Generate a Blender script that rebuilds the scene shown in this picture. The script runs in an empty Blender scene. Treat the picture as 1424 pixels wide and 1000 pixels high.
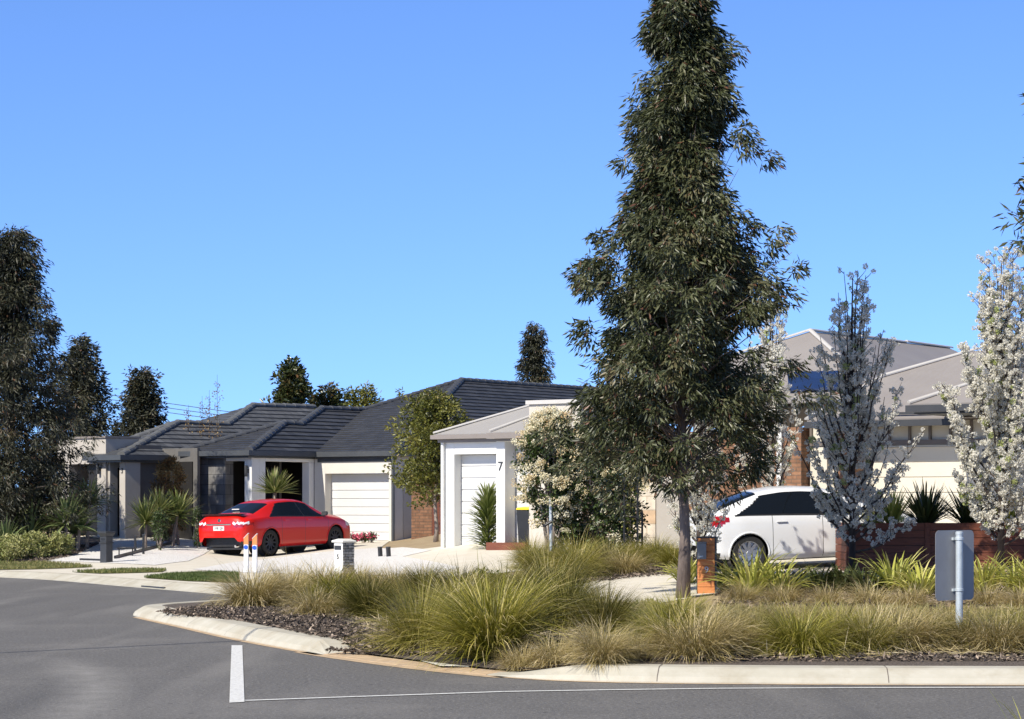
import bpy, bmesh, math
import numpy as np
from mathutils import Vector, Matrix
from mathutils.bvhtree import BVHTree
R = math.radians
rng = np.random.default_rng(7)
sc = bpy.context.scene
COL = sc.collection

# ---------------------------------------------------------------- survey of the place
F, HC, YH, CX = 3333.0, 1.65, 700.0, 712.0      # lens in picture widths, eye height, horizon, centre
SUN_AZ, SUN_EL = R(42), R(40)                   # sun behind the viewer's left shoulder
TOSUN = Vector((-math.sin(SUN_AZ)*math.cos(SUN_EL), -math.cos(SUN_AZ)*math.cos(SUN_EL), math.sin(SUN_EL)))
KX = [-12.5, -9, -7.2, -6.5, -4.9, -3.3, -1, 6]
KV = [.095, .05, .016, .014, .029, .033, .06, .05]
KERB = [(-70, 95), (-40, 75), (-20, 60.5), (-14, 55.6), (-11.4, 53.4), (-9.9, 51.5), (-7.7, 47.6), (-5.2, 43.3), (-4.3, 41.6), (-4.05, 40.4),
        (-4.3, 38.7), (-4.85, 37.5), (-5.4, 36.4), (-5.6, 35.5), (-5.4, 34.7), (-4.4, 32), (-3.3, 29), (-2.05, 26.1),
        (-1.1, 24.3), (-.25, 23.0), (.45, 22.3), (1.6, 21.95), (4.7, 21.75), (12, 21.6), (40, 21.3)]

def smooth_line(pts, n=6):
    P = np.array(pts, float); out = []
    for i in range(len(P)-1):
        p0 = P[max(i-1, 0)]; p1 = P[i]; p2 = P[i+1]; p3 = P[min(i+2, len(P)-1)]
        a = np.linalg.norm(p2-p1)
        m1 = (p2-p0)/(np.linalg.norm(p2-p1)+np.linalg.norm(p1-p0)+1e-9)*a
        m2 = (p3-p1)/(np.linalg.norm(p3-p2)+np.linalg.norm(p2-p1)+1e-9)*a
        for k in range(n):
            t = k/n
            out.append((2*t**3-3*t*t+1)*p1+(t**3-2*t*t+t)*m1+(-2*t**3+3*t*t)*p2+(t**3-t*t)*m2)
    out.append(P[-1]); return np.array(out)
KL = smooth_line(KERB)

def kerb_dist(X, Y):
    """signed distance to the kerb face line, positive on the land side"""
    X = np.asarray(X, float).ravel(); Y = np.asarray(Y, float).ravel()
    best = np.full(X.shape, 1e9); sgn = np.ones(X.shape)
    for i in range(len(KL)-1):
        a = KL[i]; d = KL[i+1]-a; L2 = d@d
        t = np.clip(((X-a[0])*d[0]+(Y-a[1])*d[1])/L2, 0, 1)
        ex = X-a[0]-t*d[0]; ey = Y-a[1]-t*d[1]; r = np.hypot(ex, ey)
        s = np.sign(d[0]*(Y-a[1])-d[1]*(X-a[0]))
        m = r < best-1e-9; best[m] = r[m]; sgn[m] = s[m]
    return best*np.where(sgn == 0, 1, sgn)

def Hn(X, Y):
    X = np.asarray(X, float); Y = np.asarray(Y, float)
    d = (X+5.2)*.868+(Y-43.3)*.496
    h = .125+np.interp(X, KX, KV)*np.clip(d-2, 0, None)
    h = np.minimum(h, .9)
    front = np.clip((Y-22)/6, 0, 1)*.06*np.clip((X+2.5)/3, 0, 1)
    h = h+np.where(d < 2, front*np.clip((2-d)/2, 0, 1), 0)
    # the bed runs down flush to the road between the two kerbs
    ax, ay, bx, by = -1.75, 25.5, -.45, 23.3
    t = np.clip(((X-ax)*(bx-ax)+(Y-ay)*(by-ay))/((bx-ax)**2+(by-ay)**2), 0, 1)
    r = np.clip((np.hypot(X-ax-t*(bx-ax), Y-ay-t*(by-ay))-.35)/1.1, 0, 1)
    return .03+(h-.03)*r*r*(3-2*r)
def H(x, y): return float(Hn(x, y))

def at(px, py, Y): return Vector(((px-CX)*Y/F, Y, HC-(py-YH)*Y/F))
def gp(px, py, z=None):
    Y = 40.0
    for _ in range(60):
        zz = H((px-CX)*Y/F, Y) if z is None else z
        Y = .5*Y+.5*F*(HC-zz)/(py-YH)
    x = (px-CX)*Y/F
    return Vector((x, Y, H(x, Y) if z is None else z))
def gy(px, Y):
    x = (px-CX)*Y/F
    return Vector((x, Y, H(x, Y)))

# ---------------------------------------------------------------- bookkeeping
def tag(o, label=None, cat=None, group=None, kind=None):
    if label: o['label'] = label
    if cat: o['category'] = cat
    if group: o['group'] = group
    if kind: o['kind'] = kind
    return o
def empty(name, loc, label, cat, group=None, rz=0.0):
    o = bpy.data.objects.new(name, None); COL.objects.link(o)
    o.location = loc; o.rotation_euler = (0, 0, rz); o.empty_display_size = .2
    return tag(o, label, cat, group)
def link(name, me, mat=None, parent=None):
    o = bpy.data.objects.new(name, me); COL.objects.link(o)
    if mat and not me.materials: me.materials.append(mat)
    if parent is not None: o.parent = parent
    return o
def copy_tree(o, parent=None):
    c = o.copy(); COL.objects.link(c); c.parent = parent
    for ch in list(o.children):
        copy_tree(ch, c)
    return c
def np_mesh(name, V, Fc, mat=None, parent=None, smooth=False, tint=None):
    V = np.ascontiguousarray(V, np.float32).reshape(-1, 3); Fc = np.ascontiguousarray(Fc, np.int32)
    m, k = Fc.shape
    me = bpy.data.meshes.new(name)
    me.vertices.add(len(V)); me.vertices.foreach_set('co', V.ravel())
    me.loops.add(m*k); me.loops.foreach_set('vertex_index', Fc.ravel())
    me.polygons.add(m); me.polygons.foreach_set('loop_start', np.arange(0, m*k, k, dtype=np.int32))
    if smooth: me.polygons.foreach_set('use_smooth', np.ones(m, bool))
    if tint is not None:
        at_ = me.attributes.new('tint', 'FLOAT', 'POINT'); at_.data.foreach_set('value', np.ascontiguousarray(tint, np.float32).ravel())
    me.update(calc_edges=True)
    return link(name, me, mat, parent)

class MB:
    def __init__(s): s.v = []; s.f = []; s.uv = []
    def poly(s, pts, uv=None):
        n = len(s.v); s.v += [tuple(p) for p in pts]; s.f.append(list(range(n, n+len(pts)))); s.uv.append(uv); return s
    def box(s, x0, x1, y0, y1, z0, z1):
        if x0 > x1: x0, x1 = x1, x0
        if y0 > y1: y0, y1 = y1, y0
        if z0 > z1: z0, z1 = z1, z0
        n = len(s.v)
        s.v += [(x, y, z) for z in (z0, z1) for y in (y0, y1) for x in (x0, x1)]
        for q in ((0, 2, 3, 1), (4, 5, 7, 6), (0, 1, 5, 4), (2, 6, 7, 3), (0, 4, 6, 2), (1, 3, 7, 5)):
            s.f.append([n+i for i in q]); s.uv.append(None)
        return s
    def hull(s, bot, top):
        """prism between two matching rings (lists of points)"""
        n = len(s.v); k = len(bot); s.v += [tuple(p) for p in bot]+[tuple(p) for p in top]
        s.f.append([n+i for i in range(k)][::-1]); s.f.append([n+k+i for i in range(k)]); s.uv += [None, None]
        for i in range(k):
            j = (i+1) % k; s.f.append([n+i, n+j, n+k+j, n+k+i]); s.uv.append(None)
        return s
    def tube(s, pts, rad, n=8, cap=True):
        P = [Vector(p) for p in pts]
        if not hasattr(rad, '__len__'): rad = [rad]*len(P)
        b = len(s.v); up = None
        for i, p in enumerate(P):
            t = (P[min(i+1, len(P)-1)]-P[max(i-1, 0)]).normalized()
            if up is None: up = Vector((0, 0, 1)) if abs(t.z) < .9 else Vector((1, 0, 0))
            a = t.cross(up).normalized(); c = a.cross(t).normalized(); up = c
            for k in range(n):
                w = 2*math.pi*k/n; s.v.append(tuple(p+(a*math.cos(w)+c*math.sin(w))*rad[i]))
        for i in range(len(P)-1):
            for k in range(n):
                j = (k+1) % n; s.f.append([b+i*n+k, b+i*n+j, b+(i+1)*n+j, b+(i+1)*n+k]); s.uv.append(None)
        if cap:
            s.f.append([b+k for k in range(n)][::-1]); s.f.append([b+(len(P)-1)*n+k for k in range(n)]); s.uv += [None, None]
        return s
    def lathe(s, prof, c, axis='z', n=24):
        """prof: list of (radius, along)"""
        b = len(s.v)
        for r, h in prof:
            for k in range(n):
                w = 2*math.pi*k/n; x, y = r*math.cos(w), r*math.sin(w)
                q = (x, y, h) if axis == 'z' else ((x, h, y) if axis == 'y' else (h, x, y))
                s.v.append((c[0]+q[0], c[1]+q[1], c[2]+q[2]))
        for i in range(len(prof)-1):
            for k in range(n):
                j = (k+1) % n; s.f.append([b+i*n+k, b+i*n+j, b+(i+1)*n+j, b+(i+1)*n+k]); s.uv.append(None)
        s.f.append([b+k for k in range(n)][::-1]); s.f.append([b+(len(prof)-1)*n+k for k in range(n)]); s.uv += [None, None]
        return s
    def mesh(s, name, bevel=0, smooth=False, seg=1):
        me = bpy.data.meshes.new(name); me.from_pydata(s.v, [], s.f)
        if any(u for u in s.uv):
            ul = me.uv_layers.new(name='UVMap')
            for p, u in zip(me.polygons, s.uv):
                if u:
                    for li, q in zip(p.loop_indices, u): ul.data[li].uv = q
        bm = bmesh.new(); bm.from_mesh(me)
        bmesh.ops.recalc_face_normals(bm, faces=bm.faces) if not any(u for u in s.uv) else None
        if bevel:
            es = [e for e in bm.edges if len(e.link_faces) == 2 and e.calc_face_angle(0) > .5]
            bmesh.ops.bevel(bm, geom=es, offset=bevel, segments=seg, affect='EDGES', clamp_overlap=True)
        bm.to_mesh(me); bm.free()
        if smooth:
            me.polygons.foreach_set('use_smooth', np.ones(len(me.polygons), bool))
            if smooth != True: me.set_sharp_from_angle(angle=R(smooth))
        return me
    def build(s, name, mat, parent=None, bevel=0, smooth=False, seg=1):
        return link(name, s.mesh(name, bevel, smooth, seg), mat, parent)

# ---------------------------------------------------------------- materials
def lin(c):
    return tuple(((x/255)/12.92 if x/255 <= .04045 else ((x/255+.055)/1.055)**2.4) for x in c)
def mat(name, c1, c2=None, rough=.7, scale=4.0, metal=0.0, bump=0.0, bscale=None, detail=5, spec=.5, coat=0.0, stain=None, stretch=None, rough2=None, coord='Object', bdist=.02):
    m = bpy.data.materials.new(name); m.use_nodes = True; nt = m.node_tree; N = nt.nodes; L = nt.links
    b = N['Principled BSDF']; b.inputs['Roughness'].default_value = rough; b.inputs['Metallic'].default_value = metal
    b.inputs['Specular IOR Level'].default_value = spec; b.inputs['Coat Weight'].default_value = coat
    b.inputs['Base Color'].default_value = (*c1, 1)
    tc = N.new('ShaderNodeTexCoord'); src = tc.outputs[coord]
    if stretch:
        mp = N.new('ShaderNodeMapping'); mp.inputs['Scale'].default_value = stretch; L.new(src, mp.inputs['Vector']); src = mp.outputs[0]
    col = None
    if c2 is not None:
        n = N.new('ShaderNodeTexNoise'); n.inputs['Scale'].default_value = scale; n.inputs['Detail'].default_value = detail; n.inputs['Roughness'].default_value = .62
        L.new(src, n.inputs['Vector'])
        r = N.new('ShaderNodeValToRGB'); r.color_ramp.elements[0].position = .32; r.color_ramp.elements[1].position = .68
        r.color_ramp.elements[0].color = (*c1, 1); r.color_ramp.elements[1].color = (*c2, 1)
        L.new(n.outputs['Fac'], r.inputs['Fac']); col = r.outputs['Color']
    if stain is not None:
        sc_, amt, cc = stain
        n2 = N.new('ShaderNodeTexNoise'); n2.inputs['Scale'].default_value = sc_; n2.inputs['Detail'].default_value = 7; n2.inputs['Roughness'].default_value = .7
        L.new(src, n2.inputs['Vector'])
        r2 = N.new('ShaderNodeValToRGB'); r2.color_ramp.elements[0].position = .5; r2.color_ramp.elements[1].position = .75
        r2.color_ramp.elements[0].color = (0, 0, 0, 1); r2.color_ramp.elements[1].color = (amt, amt, amt, 1)
        L.new(n2.outputs['Fac'], r2.inputs['Fac'])
        mx = N.new('ShaderNodeMix'); mx.data_type = 'RGBA'; L.new(r2.outputs['Color'], mx.inputs[0])
        if col: L.new(col, mx.inputs[6])
        else: mx.inputs[6].default_value = (*c1, 1)
        mx.inputs[7].default_value = (*cc, 1); col = mx.outputs[2]
    if col: L.new(col, b.inputs['Base Color'])
    if bump:
        n3 = N.new('ShaderNodeTexNoise'); n3.inputs['Scale'].default_value = bscale or scale*4; n3.inputs['Detail'].default_value = 4
        L.new(src, n3.inputs['Vector'])
        bp = N.new('ShaderNodeBump'); bp.inputs['Strength'].default_value = bump; bp.inputs['Distance'].default_value = bdist
        L.new(n3.outputs['Fac'], bp.inputs['Height']); L.new(bp.outputs['Normal'], b.inputs['Normal'])
    return m
def leafmat(name, stops, rough=.5, transl=.25, spec=.5):
    """per-leaf colour from the mesh's own 'tint' value"""
    m = bpy.data.materials.new(name); m.use_nodes = True; nt = m.node_tree; N = nt.nodes; L = nt.links
    b = N['Principled BSDF']; b.inputs['Roughness'].default_value = rough; b.inputs['Specular IOR Level'].default_value = spec
    a = N.new('ShaderNodeAttribute'); a.attribute_name = 'tint'
    r = N.new('ShaderNodeValToRGB'); cr = r.color_ramp
    while len(cr.elements) < len(stops): cr.elements.new(.5)
    for e, (p, c) in zip(cr.elements, stops): e.position = p; e.color = (*c, 1)
    L.new(a.outputs['Fac'], r.inputs['Fac']); L.new(r.outputs['Color'], b.inputs['Base Color'])
    if transl:
        t = N.new('ShaderNodeBsdfTranslucent'); L.new(r.outputs['Color'], t.inputs['Color'])
        mx = N.new('ShaderNodeMixShader'); mx.inputs[0].default_value = transl
        L.new(b.outputs[0], mx.inputs[1]); L.new(t.outputs[0], mx.inputs[2]); L.new(mx.outputs[0], N['Material Output'].inputs['Surface'])
    return m
def brickmat(name, c1, c2, mortar, bw, bh, msize=.008, rough=.85, bump=.4, bias=0, uv=False, offset=.5, noise=None):
    m = bpy.data.materials.new(name); m.use_nodes = True; nt = m.node_tree; N = nt.nodes; L = nt.links
    b = N['Principled BSDF']; b.inputs['Roughness'].default_value = rough
    tc = N.new('ShaderNodeTexCoord')
    if uv: vec = tc.outputs['UV']
    else:
        sp = N.new('ShaderNodeSeparateXYZ'); L.new(tc.outputs['Object'], sp.inputs[0])
        ad = N.new('ShaderNodeMath'); L.new(sp.outputs[0], ad.inputs[0]); L.new(sp.outputs[1], ad.inputs[1])
        cb = N.new('ShaderNodeCombineXYZ'); L.new(ad.outputs[0], cb.inputs[0]); L.new(sp.outputs[2], cb.inputs[1]); vec = cb.outputs[0]
    t = N.new('ShaderNodeTexBrick'); t.inputs['Scale'].default_value = 1; t.inputs['Brick Width'].default_value = bw; t.inputs['Row Height'].default_value = bh
    t.inputs['Mortar Size'].default_value = msize; t.inputs['Mortar Smooth'].default_value = .1; t.inputs['Bias'].default_value = bias; t.offset = offset
    t.inputs['Color1'].default_value = (*c1, 1); t.inputs['Color2'].default_value = (*c2, 1); t.inputs['Mortar'].default_value = (*mortar, 1)
    L.new(vec, t.inputs['Vector']); col = t.outputs['Color']
    if noise:
        n = N.new('ShaderNodeTexNoise'); n.inputs['Scale'].default_value = noise[0]; n.inputs['Detail'].default_value = 6; L.new(tc.outputs['Object'], n.inputs['Vector'])
        mx = N.new('ShaderNodeMix'); mx.data_type = 'RGBA'; mx.blend_type = 'MULTIPLY'; mx.inputs[0].default_value = noise[1]
        rp = N.new('ShaderNodeValToRGB'); rp.color_ramp.elements[0].position = .3; rp.color_ramp.elements[1].position = .7
        rp.color_ramp.elements[0].color = (.35, .35, .35, 1); rp.color_ramp.elements[1].color = (1.3, 1.3, 1.3, 1)
        L.new(n.outputs['Fac'], rp.inputs['Fac']); L.new(col, mx.inputs[6]); L.new(rp.outputs['Color'], mx.inputs[7]); col = mx.outputs[2]
    L.new(col, b.inputs['Base Color'])
    bp = N.new('ShaderNodeBump'); bp.inputs['Strength'].default_value = bump; bp.inputs['Distance'].default_value = .01; bp.invert = True
    L.new(t.outputs['Fac'], bp.inputs['Height']); L.new(bp.outputs['Normal'], b.inputs['Normal'])
    return m
def wavemat(name, c1, c2, period, rough=.45, bump=.5, metal=0, uv=True, dist=.02, axis='X'):
    m = mat(name, c1, c2, rough=rough, scale=.6, metal=metal); nt = m.node_tree; N = nt.nodes; L = nt.links
    tc = N.new('ShaderNodeTexCoord'); w = N.new('ShaderNodeTexWave'); w.bands_direction = axis; w.inputs['Scale'].default_value = 1/period*.314
    L.new(tc.outputs['UV' if uv else 'Object'], w.inputs['Vector'])
    bp = N.new('ShaderNodeBump'); bp.inputs['Strength'].default_value = bump; bp.inputs['Distance'].default_value = dist
    L.new(w.outputs['Fac'], bp.inputs['Height']); L.new(bp.outputs['Normal'], N['Principled BSDF'].inputs['Normal'])
    return m
M = {}
M['asphalt'] = mat('asphalt', (.072, .069, .066), (.175, .168, .158), rough=.85, scale=26, bump=.6, bscale=60, stain=(.35, .6, (.215, .205, .19)), detail=4, bdist=.012)
def asphalt_extra():
    m = M['asphalt']; nt = m.node_tree; N = nt.nodes; L = nt.links; b = N['Principled BSDF']; src = b.inputs['Base Color'].links[0].from_socket
    tc = N.new('ShaderNodeTexCoord')
    def layer(scale, stretch, lo, hi, amt, colr, rot=0, kind='noise', detail=3):
        nonlocal src
        mp = N.new('ShaderNodeMapping'); mp.inputs['Scale'].default_value = stretch; mp.inputs['Rotation'].default_value = (0, 0, rot); L.new(tc.outputs['Object'], mp.inputs['Vector'])
        if kind == 'noise':
            n = N.new('ShaderNodeTexNoise'); n.inputs['Detail'].default_value = detail; out = n.outputs['Fac']
        else:
            n = N.new('ShaderNodeTexVoronoi'); n.feature = 'DISTANCE_TO_EDGE'; out = n.outputs['Distance']
        n.inputs['Scale'].default_value = scale; L.new(mp.outputs[0], n.inputs['Vector'])
        r = N.new('ShaderNodeMapRange'); r.inputs[1].default_value = lo; r.inputs[2].default_value = hi; r.inputs[3].default_value = 0; r.inputs[4].default_value = amt; L.new(out, r.inputs[0])
        mx = N.new('ShaderNodeMix'); mx.data_type = 'RGBA'; L.new(r.outputs[0], mx.inputs[0]); L.new(src, mx.inputs[6]); mx.inputs[7].default_value = (*colr, 1); src = mx.outputs[2]
    layer(1, (1.1, .10, 1), .52, .72, .55, (.235, .225, .21), rot=-.5)
    layer(1, (.9, .08, 1), .55, .7, .45, (.07, .068, .066), rot=-.75)
    layer(42, (1, 1, 1), .66, .72, .8, (.34, .33, .31), detail=1)
    layer(9, (1, 1, 1), .72, .76, .8, (.03, .03, .03), detail=1)
    # pale scrub mark left by turning tyres: a curved band on the left of the road
    sp = N.new('ShaderNodeSeparateXYZ'); L.new(tc.outputs['Object'], sp.inputs[0])
    def mth(op, a, b_=None):
        n = N.new('ShaderNodeMath'); n.operation = op
        for i, v in enumerate((a, b_)):
            if v is None: continue
            if isinstance(v, (int, float)): n.inputs[i].default_value = v
            else: L.new(v, n.inputs[i])
        return n.outputs[0]
    y19 = mth('SUBTRACT', sp.outputs[1], 19.0); y22 = mth('SUBTRACT', sp.outputs[1], 22.0)
    xc = mth('ADD', mth('MULTIPLY', y19, -.1367), mth('MULTIPLY', mth('MULTIPLY', y19, y22), -.0218)); dd = mth('ABSOLUTE', mth('SUBTRACT', sp.outputs[0], mth('ADD', xc, -3.43)))
    band = mth('MAXIMUM', mth('SUBTRACT', 1.0, mth('DIVIDE', dd, .42)), 0.0)
    nz = N.new('ShaderNodeTexNoise'); nz.inputs['Scale'].default_value = 3.5; nz.inputs['Detail'].default_value = 6; L.new(tc.outputs['Object'], nz.inputs['Vector'])
    ends = mth('MAXIMUM', mth('SUBTRACT', 1.0, mth('POWER', mth('ABSOLUTE', mth('DIVIDE', mth('SUBTRACT', sp.outputs[1], 21.3), 4.6)), 3)), 0.0)
    fac = mth('MULTIPLY', mth('MULTIPLY', band, ends), mth('MULTIPLY', nz.outputs['Fac'], .8))
    mx = N.new('ShaderNodeMix'); mx.data_type = 'RGBA'; L.new(fac, mx.inputs[0]); L.new(src, mx.inputs[6]); mx.inputs[7].default_value = (.34, .33, .31, 1); src = mx.outputs[2]
    L.new(src, b.inputs['Base Color'])
asphalt_extra()
M['concrete'] = mat('concrete', (.60, .555, .46), (.68, .635, .54), rough=.9, scale=3, bump=.15, bscale=120, stain=(1.2, .35, (.46, .38, .27)), bdist=.006)
M['kerb'] = mat('kerb_concrete', (.40, .375, .30), (.50, .475, .405), rough=.9, scale=2.2, bump=.12, bscale=70, stain=(1.6, .6, (.30, .25, .17)), bdist=.008)
M['whiteconc'] = mat('white_concrete', (.66, .64, .58), (.78, .76, .70), rough=.9, scale=9, bump=.2, bscale=80, bdist=.006)
M['dirt'] = mat('dry_dirt', (.30, .22, .13), (.42, .33, .20), rough=1, scale=3, bump=.8, bscale=30, stain=(6, .5, (.16, .12, .08)), bdist=.03)
M['mulch'] = mat('bark_mulch', (.05, .040, .032), (.20, .16, .13), rough=1, scale=34, bump=1, bscale=45, detail=3, bdist=.04)
M['gravel'] = mat('white_gravel', (.62, .595, .56), (.84, .82, .79), rough=.95, scale=30, bump=1, bscale=24, detail=2, bdist=.05)
M['lawn'] = mat('lawn', (.10, .11, .03), (.17, .16, .05), rough=1, scale=12, bump=.6, bscale=60)
M['paint'] = mat('road_paint', (.62, .62, .60), (.75, .75, .73), rough=.7, scale=30, stain=(26, .85, (.2, .2, .2)))
M['sand'] = mat('gutter_sand', (.42, .30, .18), (.55, .42, .28), rough=1, scale=8, stain=(3, .8, (.2, .18, .16)))
M['earth'] = mat('far_ground', (.16, .14, .07), (.26, .22, .12), rough=1, scale=.3)
M['white_render'] = mat('white_render', (.68, .68, .66), (.73, .73, .71), rough=.85, scale=1.5, bump=.08, bscale=90, bdist=.005, stain=(.7, .25, (.52, .50, .44)))
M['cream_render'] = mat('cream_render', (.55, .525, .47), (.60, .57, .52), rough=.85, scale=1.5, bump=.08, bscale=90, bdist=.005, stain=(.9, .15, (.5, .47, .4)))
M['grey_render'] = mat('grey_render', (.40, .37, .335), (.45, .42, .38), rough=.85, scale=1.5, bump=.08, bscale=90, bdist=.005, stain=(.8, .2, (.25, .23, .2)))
M['shaded_render'] = mat('porch_shade_render', (.10, .095, .09), (.13, .125, .12), rough=.85, scale=2)  # render darkened so the colour itself carries the porch shade
M['beige_render'] = mat('beige_render', (.48, .44, .38), (.53, .49, .43), rough=.85, scale=1.5, bump=.08, bscale=90, bdist=.005, stain=(.8, .2, (.38, .34, .28)))
M['door_white'] = mat('garage_door_white', (.55, .55, .545), (.58, .58, .575), rough=.5, scale=2)
M['door_cream'] = mat('garage_door_cream', (.58, .54, .45), (.61, .57, .48), rough=.5, scale=2)
M['charcoal'] = mat('charcoal_paint', (.03, .032, .036), (.04, .042, .046), rough=.5, scale=3)
M['gutter'] = mat('grey_gutter', (.055, .06, .068), (.07, .075, .08), rough=.4, scale=3)
M['taupe'] = mat('taupe_metal', (.20, .175, .155), (.23, .20, .18), rough=.5, scale=2)
M['brown_frame'] = mat('brown_frame', (.13, .11, .095), (.16, .135, .115), rough=.5, scale=2)
M['dark_glass'] = mat('dark_glass', (.012, .014, .018), rough=.06, spec=.7)
M['black'] = mat('black_plastic', (.012, .012, .013), (.02, .02, .021), rough=.45, scale=5)
M['void'] = mat('porch_shade_black', (.009, .008, .007), (.013, .011, .010), rough=.6, scale=3)  # near-black, paints in the shade inside porches and openings
M['stonegrey'] = brickmat('slate_tiles', (.08, .08, .08), (.20, .195, .19), (.05, .05, .05), .6, .3, .008, rough=.6, noise=(4, .5))
M['brick'] = brickmat('brown_brick', (.20, .10, .055), (.30, .155, .085), (.14, .09, .06), .24, .085, .01, noise=(9, .5))
M['sandstone'] = brickmat('sandstone', (.80, .72, .58), (.62, .36, .16), (.55, .45, .32), .9, .3, .008, rough=.9, bump=.5, noise=(5, .4))
M['tile'] = brickmat('dark_roof_tile', (.036, .037, .041), (.064, .066, .073), (.018, .019, .021), .30, .32, .012, rough=.5, bump=.8, uv=True, noise=(3, .4))
M['tile_grey'] = brickmat('grey_roof_tile', (.075, .08, .09), (.115, .12, .13), (.04, .04, .045), .30, .32, .012, rough=.55, bump=.8, uv=True, noise=(3, .4))
M['cap'] = mat('ridge_cap', (.055, .058, .066), (.085, .09, .10), rough=.55, scale=5, bump=.2)
M['cap_grey'] = mat('grey_ridge_cap', (.10, .105, .11), (.15, .155, .16), rough=.6, scale=5, bump=.2)
M['metal_roof'] = wavemat('grey_metal_roof', (.33, .315, .30), (.37, .355, .335), .19, dist=.012, bump=.6)
M['metal_roof_taupe'] = wavemat('taupe_metal_roof', (.27, .245, .23), (.31, .285, .265), .19, dist=.012, bump=.6)
M['metal_cap'] = mat('pale_metal_cap', (.46, .44, .415), (.52, .50, .47), rough=.5, scale=2)
M['merbau'] = mat('red_timber', (.11, .030, .014), (.19, .056, .026), rough=.6, scale=3, stretch=(1, 4, 14), bump=.3, bscale=10)
M['cedar'] = mat('orange_timber', (.50, .17, .05), (.62, .24, .075), rough=.6, scale=4, stretch=(1.5, 4, 16), bump=.3, bscale=10)
M['solar'] = mat('solar_cells', (.014, .03, .09), (.018, .04, .12), rough=.15, scale=3, spec=.8)
M['galv'] = mat('galvanised_steel', (.42, .47, .50), (.52, .57, .60), rough=.5, scale=14, metal=.3, bump=.05, stain=(9, .3, (.3, .34, .36)))
M['alu'] = mat('sign_back', (.28, .28, .285), (.32, .32, .325), rough=.5, scale=3, metal=.12, stain=(7, .25, (.26, .27, .3)))
M['box_grey'] = mat('letterbox_grey', (.16, .17, .18), (.19, .20, .21), rough=.4, scale=4)
M['bark'] = mat('gum_bark', (.085, .066, .06), (.27, .215, .18), rough=.9, scale=6, stretch=(1, 1, .3), bump=.6, bscale=16, stain=(5, .85, (.09, .07, .065)))
M['bark_dark'] = mat('dark_bark', (.035, .026, .022), (.08, .062, .052), rough=.95, scale=9, stretch=(1, 1, .3), bump=.6, bscale=24)
M['bark_pale'] = mat('pale_bark', (.22, .18, .15), (.33, .28, .24), rough=.95, scale=9, stretch=(1, 1, .3), bump=.5)
M['gum'] = leafmat('gum_leaves', [(0, (.026, .032, .012)), (.45, (.058, .068, .028)), (.8, (.118, .125, .060)), (.93, (.13, .12, .06)), (1, (.13, .06, .035))], rough=.42, transl=.12, spec=.5)
M['gum_dark'] = leafmat('dark_gum_leaves', [(0, (.016, .018, .009)), (.5, (.034, .037, .019)), (.9, (.07, .068, .036)), (1, (.10, .05, .025))], rough=.5, transl=.1)
M['olive'] = leafmat('olive_green_leaves', [(0, (.065, .075, .012)), (.5, (.15, .155, .028)), (.9, (.24, .23, .05)), (1, (.2, .16, .05))], rough=.45, transl=.25)
M['bush'] = leafmat('bush_leaves', [(0, (.028, .045, .012)), (.5, (.055, .085, .024)), (.9, (.10, .135, .045)), (1, (.16, .10, .04))], rough=.4, transl=.2)
M['bloom'] = leafmat('cream_blooms', [(0, (.58, .38, .18)), (.25, (.74, .62, .36)), (.55, (.82, .76, .54)), (1, (.85, .83, .68))], rough=.8, transl=.2)
M['blossom'] = leafmat('white_blossom', [(0, (.60, .58, .50)), (.8, (.86, .84, .76)), (.93, (.90, .88, .81)), (1, (.45, .50, .20))], rough=.8, transl=.45)
M['magnolia'] = leafmat('magnolia_leaves', [(0, (.03, .042, .012)), (.6, (.06, .07, .022)), (1, (.16, .085, .035))], rough=.3, transl=.1)
M['tuss'] = leafmat('tussock_blades', [(0, (.10, .105, .012)), (.35, (.25, .235, .035)), (.7, (.46, .39, .11)), (1, (.80, .68, .42))], rough=.6, transl=.38)
M['tuss_green'] = leafmat('bright_tussock_blades', [(0, (.11, .12, .012)), (.4, (.29, .275, .035)), (.75, (.50, .44, .11)), (1, (.80, .68, .38))], rough=.55, transl=.38)
M['tuss_dark'] = leafmat('dark_tussock_blades', [(0, (.06, .065, .008)), (.4, (.15, .145, .022)), (.75, (.32, .27, .08)), (1, (.62, .50, .28))], rough=.6, transl=.3)
M['straw'] = leafmat('straw_blades', [(0, (.17, .145, .035)), (.3, (.36, .29, .10)), (.65, (.60, .49, .25)), (1, (.82, .70, .48))], rough=.6, transl=.3)
M['flax'] = leafmat('flax_straps', [(0, (.20, .23, .03)), (.45, (.46, .46, .09)), (.8, (.68, .63, .22)), (1, (.62, .50, .26))], rough=.45, transl=.3)
M['flax_dark'] = leafmat('dark_straps', [(0, (.03, .042, .012)), (.6, (.075, .095, .026)), (1, (.18, .19, .07))], rough=.4, transl=.15)
M['yucca'] = leafmat('yucca_straps', [(0, (.09, .125, .025)), (.5, (.20, .24, .06)), (.85, (.40, .40, .17)), (1, (.5, .42, .22))], rough=.45, transl=.2)
M['palm'] = leafmat('cordyline_straps', [(0, (.07, .11, .035)), (.5, (.17, .22, .08)), (1, (.36, .38, .18))], rough=.45, transl=.2)
M['cover'] = leafmat('groundcover_leaves', [(0, (.12, .15, .035)), (.5, (.28, .29, .09)), (1, (.50, .47, .22))], rough=.5, transl=.2)
M['grass'] = leafmat('grass_blades', [(0, (.05, .08, .015)), (.5, (.10, .14, .03)), (1, (.36, .30, .12))], rough=.6, transl=.3)
M['brownleaf'] = leafmat('brown_leaves', [(0, (.16, .09, .03)), (.5, (.30, .18, .06)), (1, (.42, .30, .12))], rough=.6, transl=.3)
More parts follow.
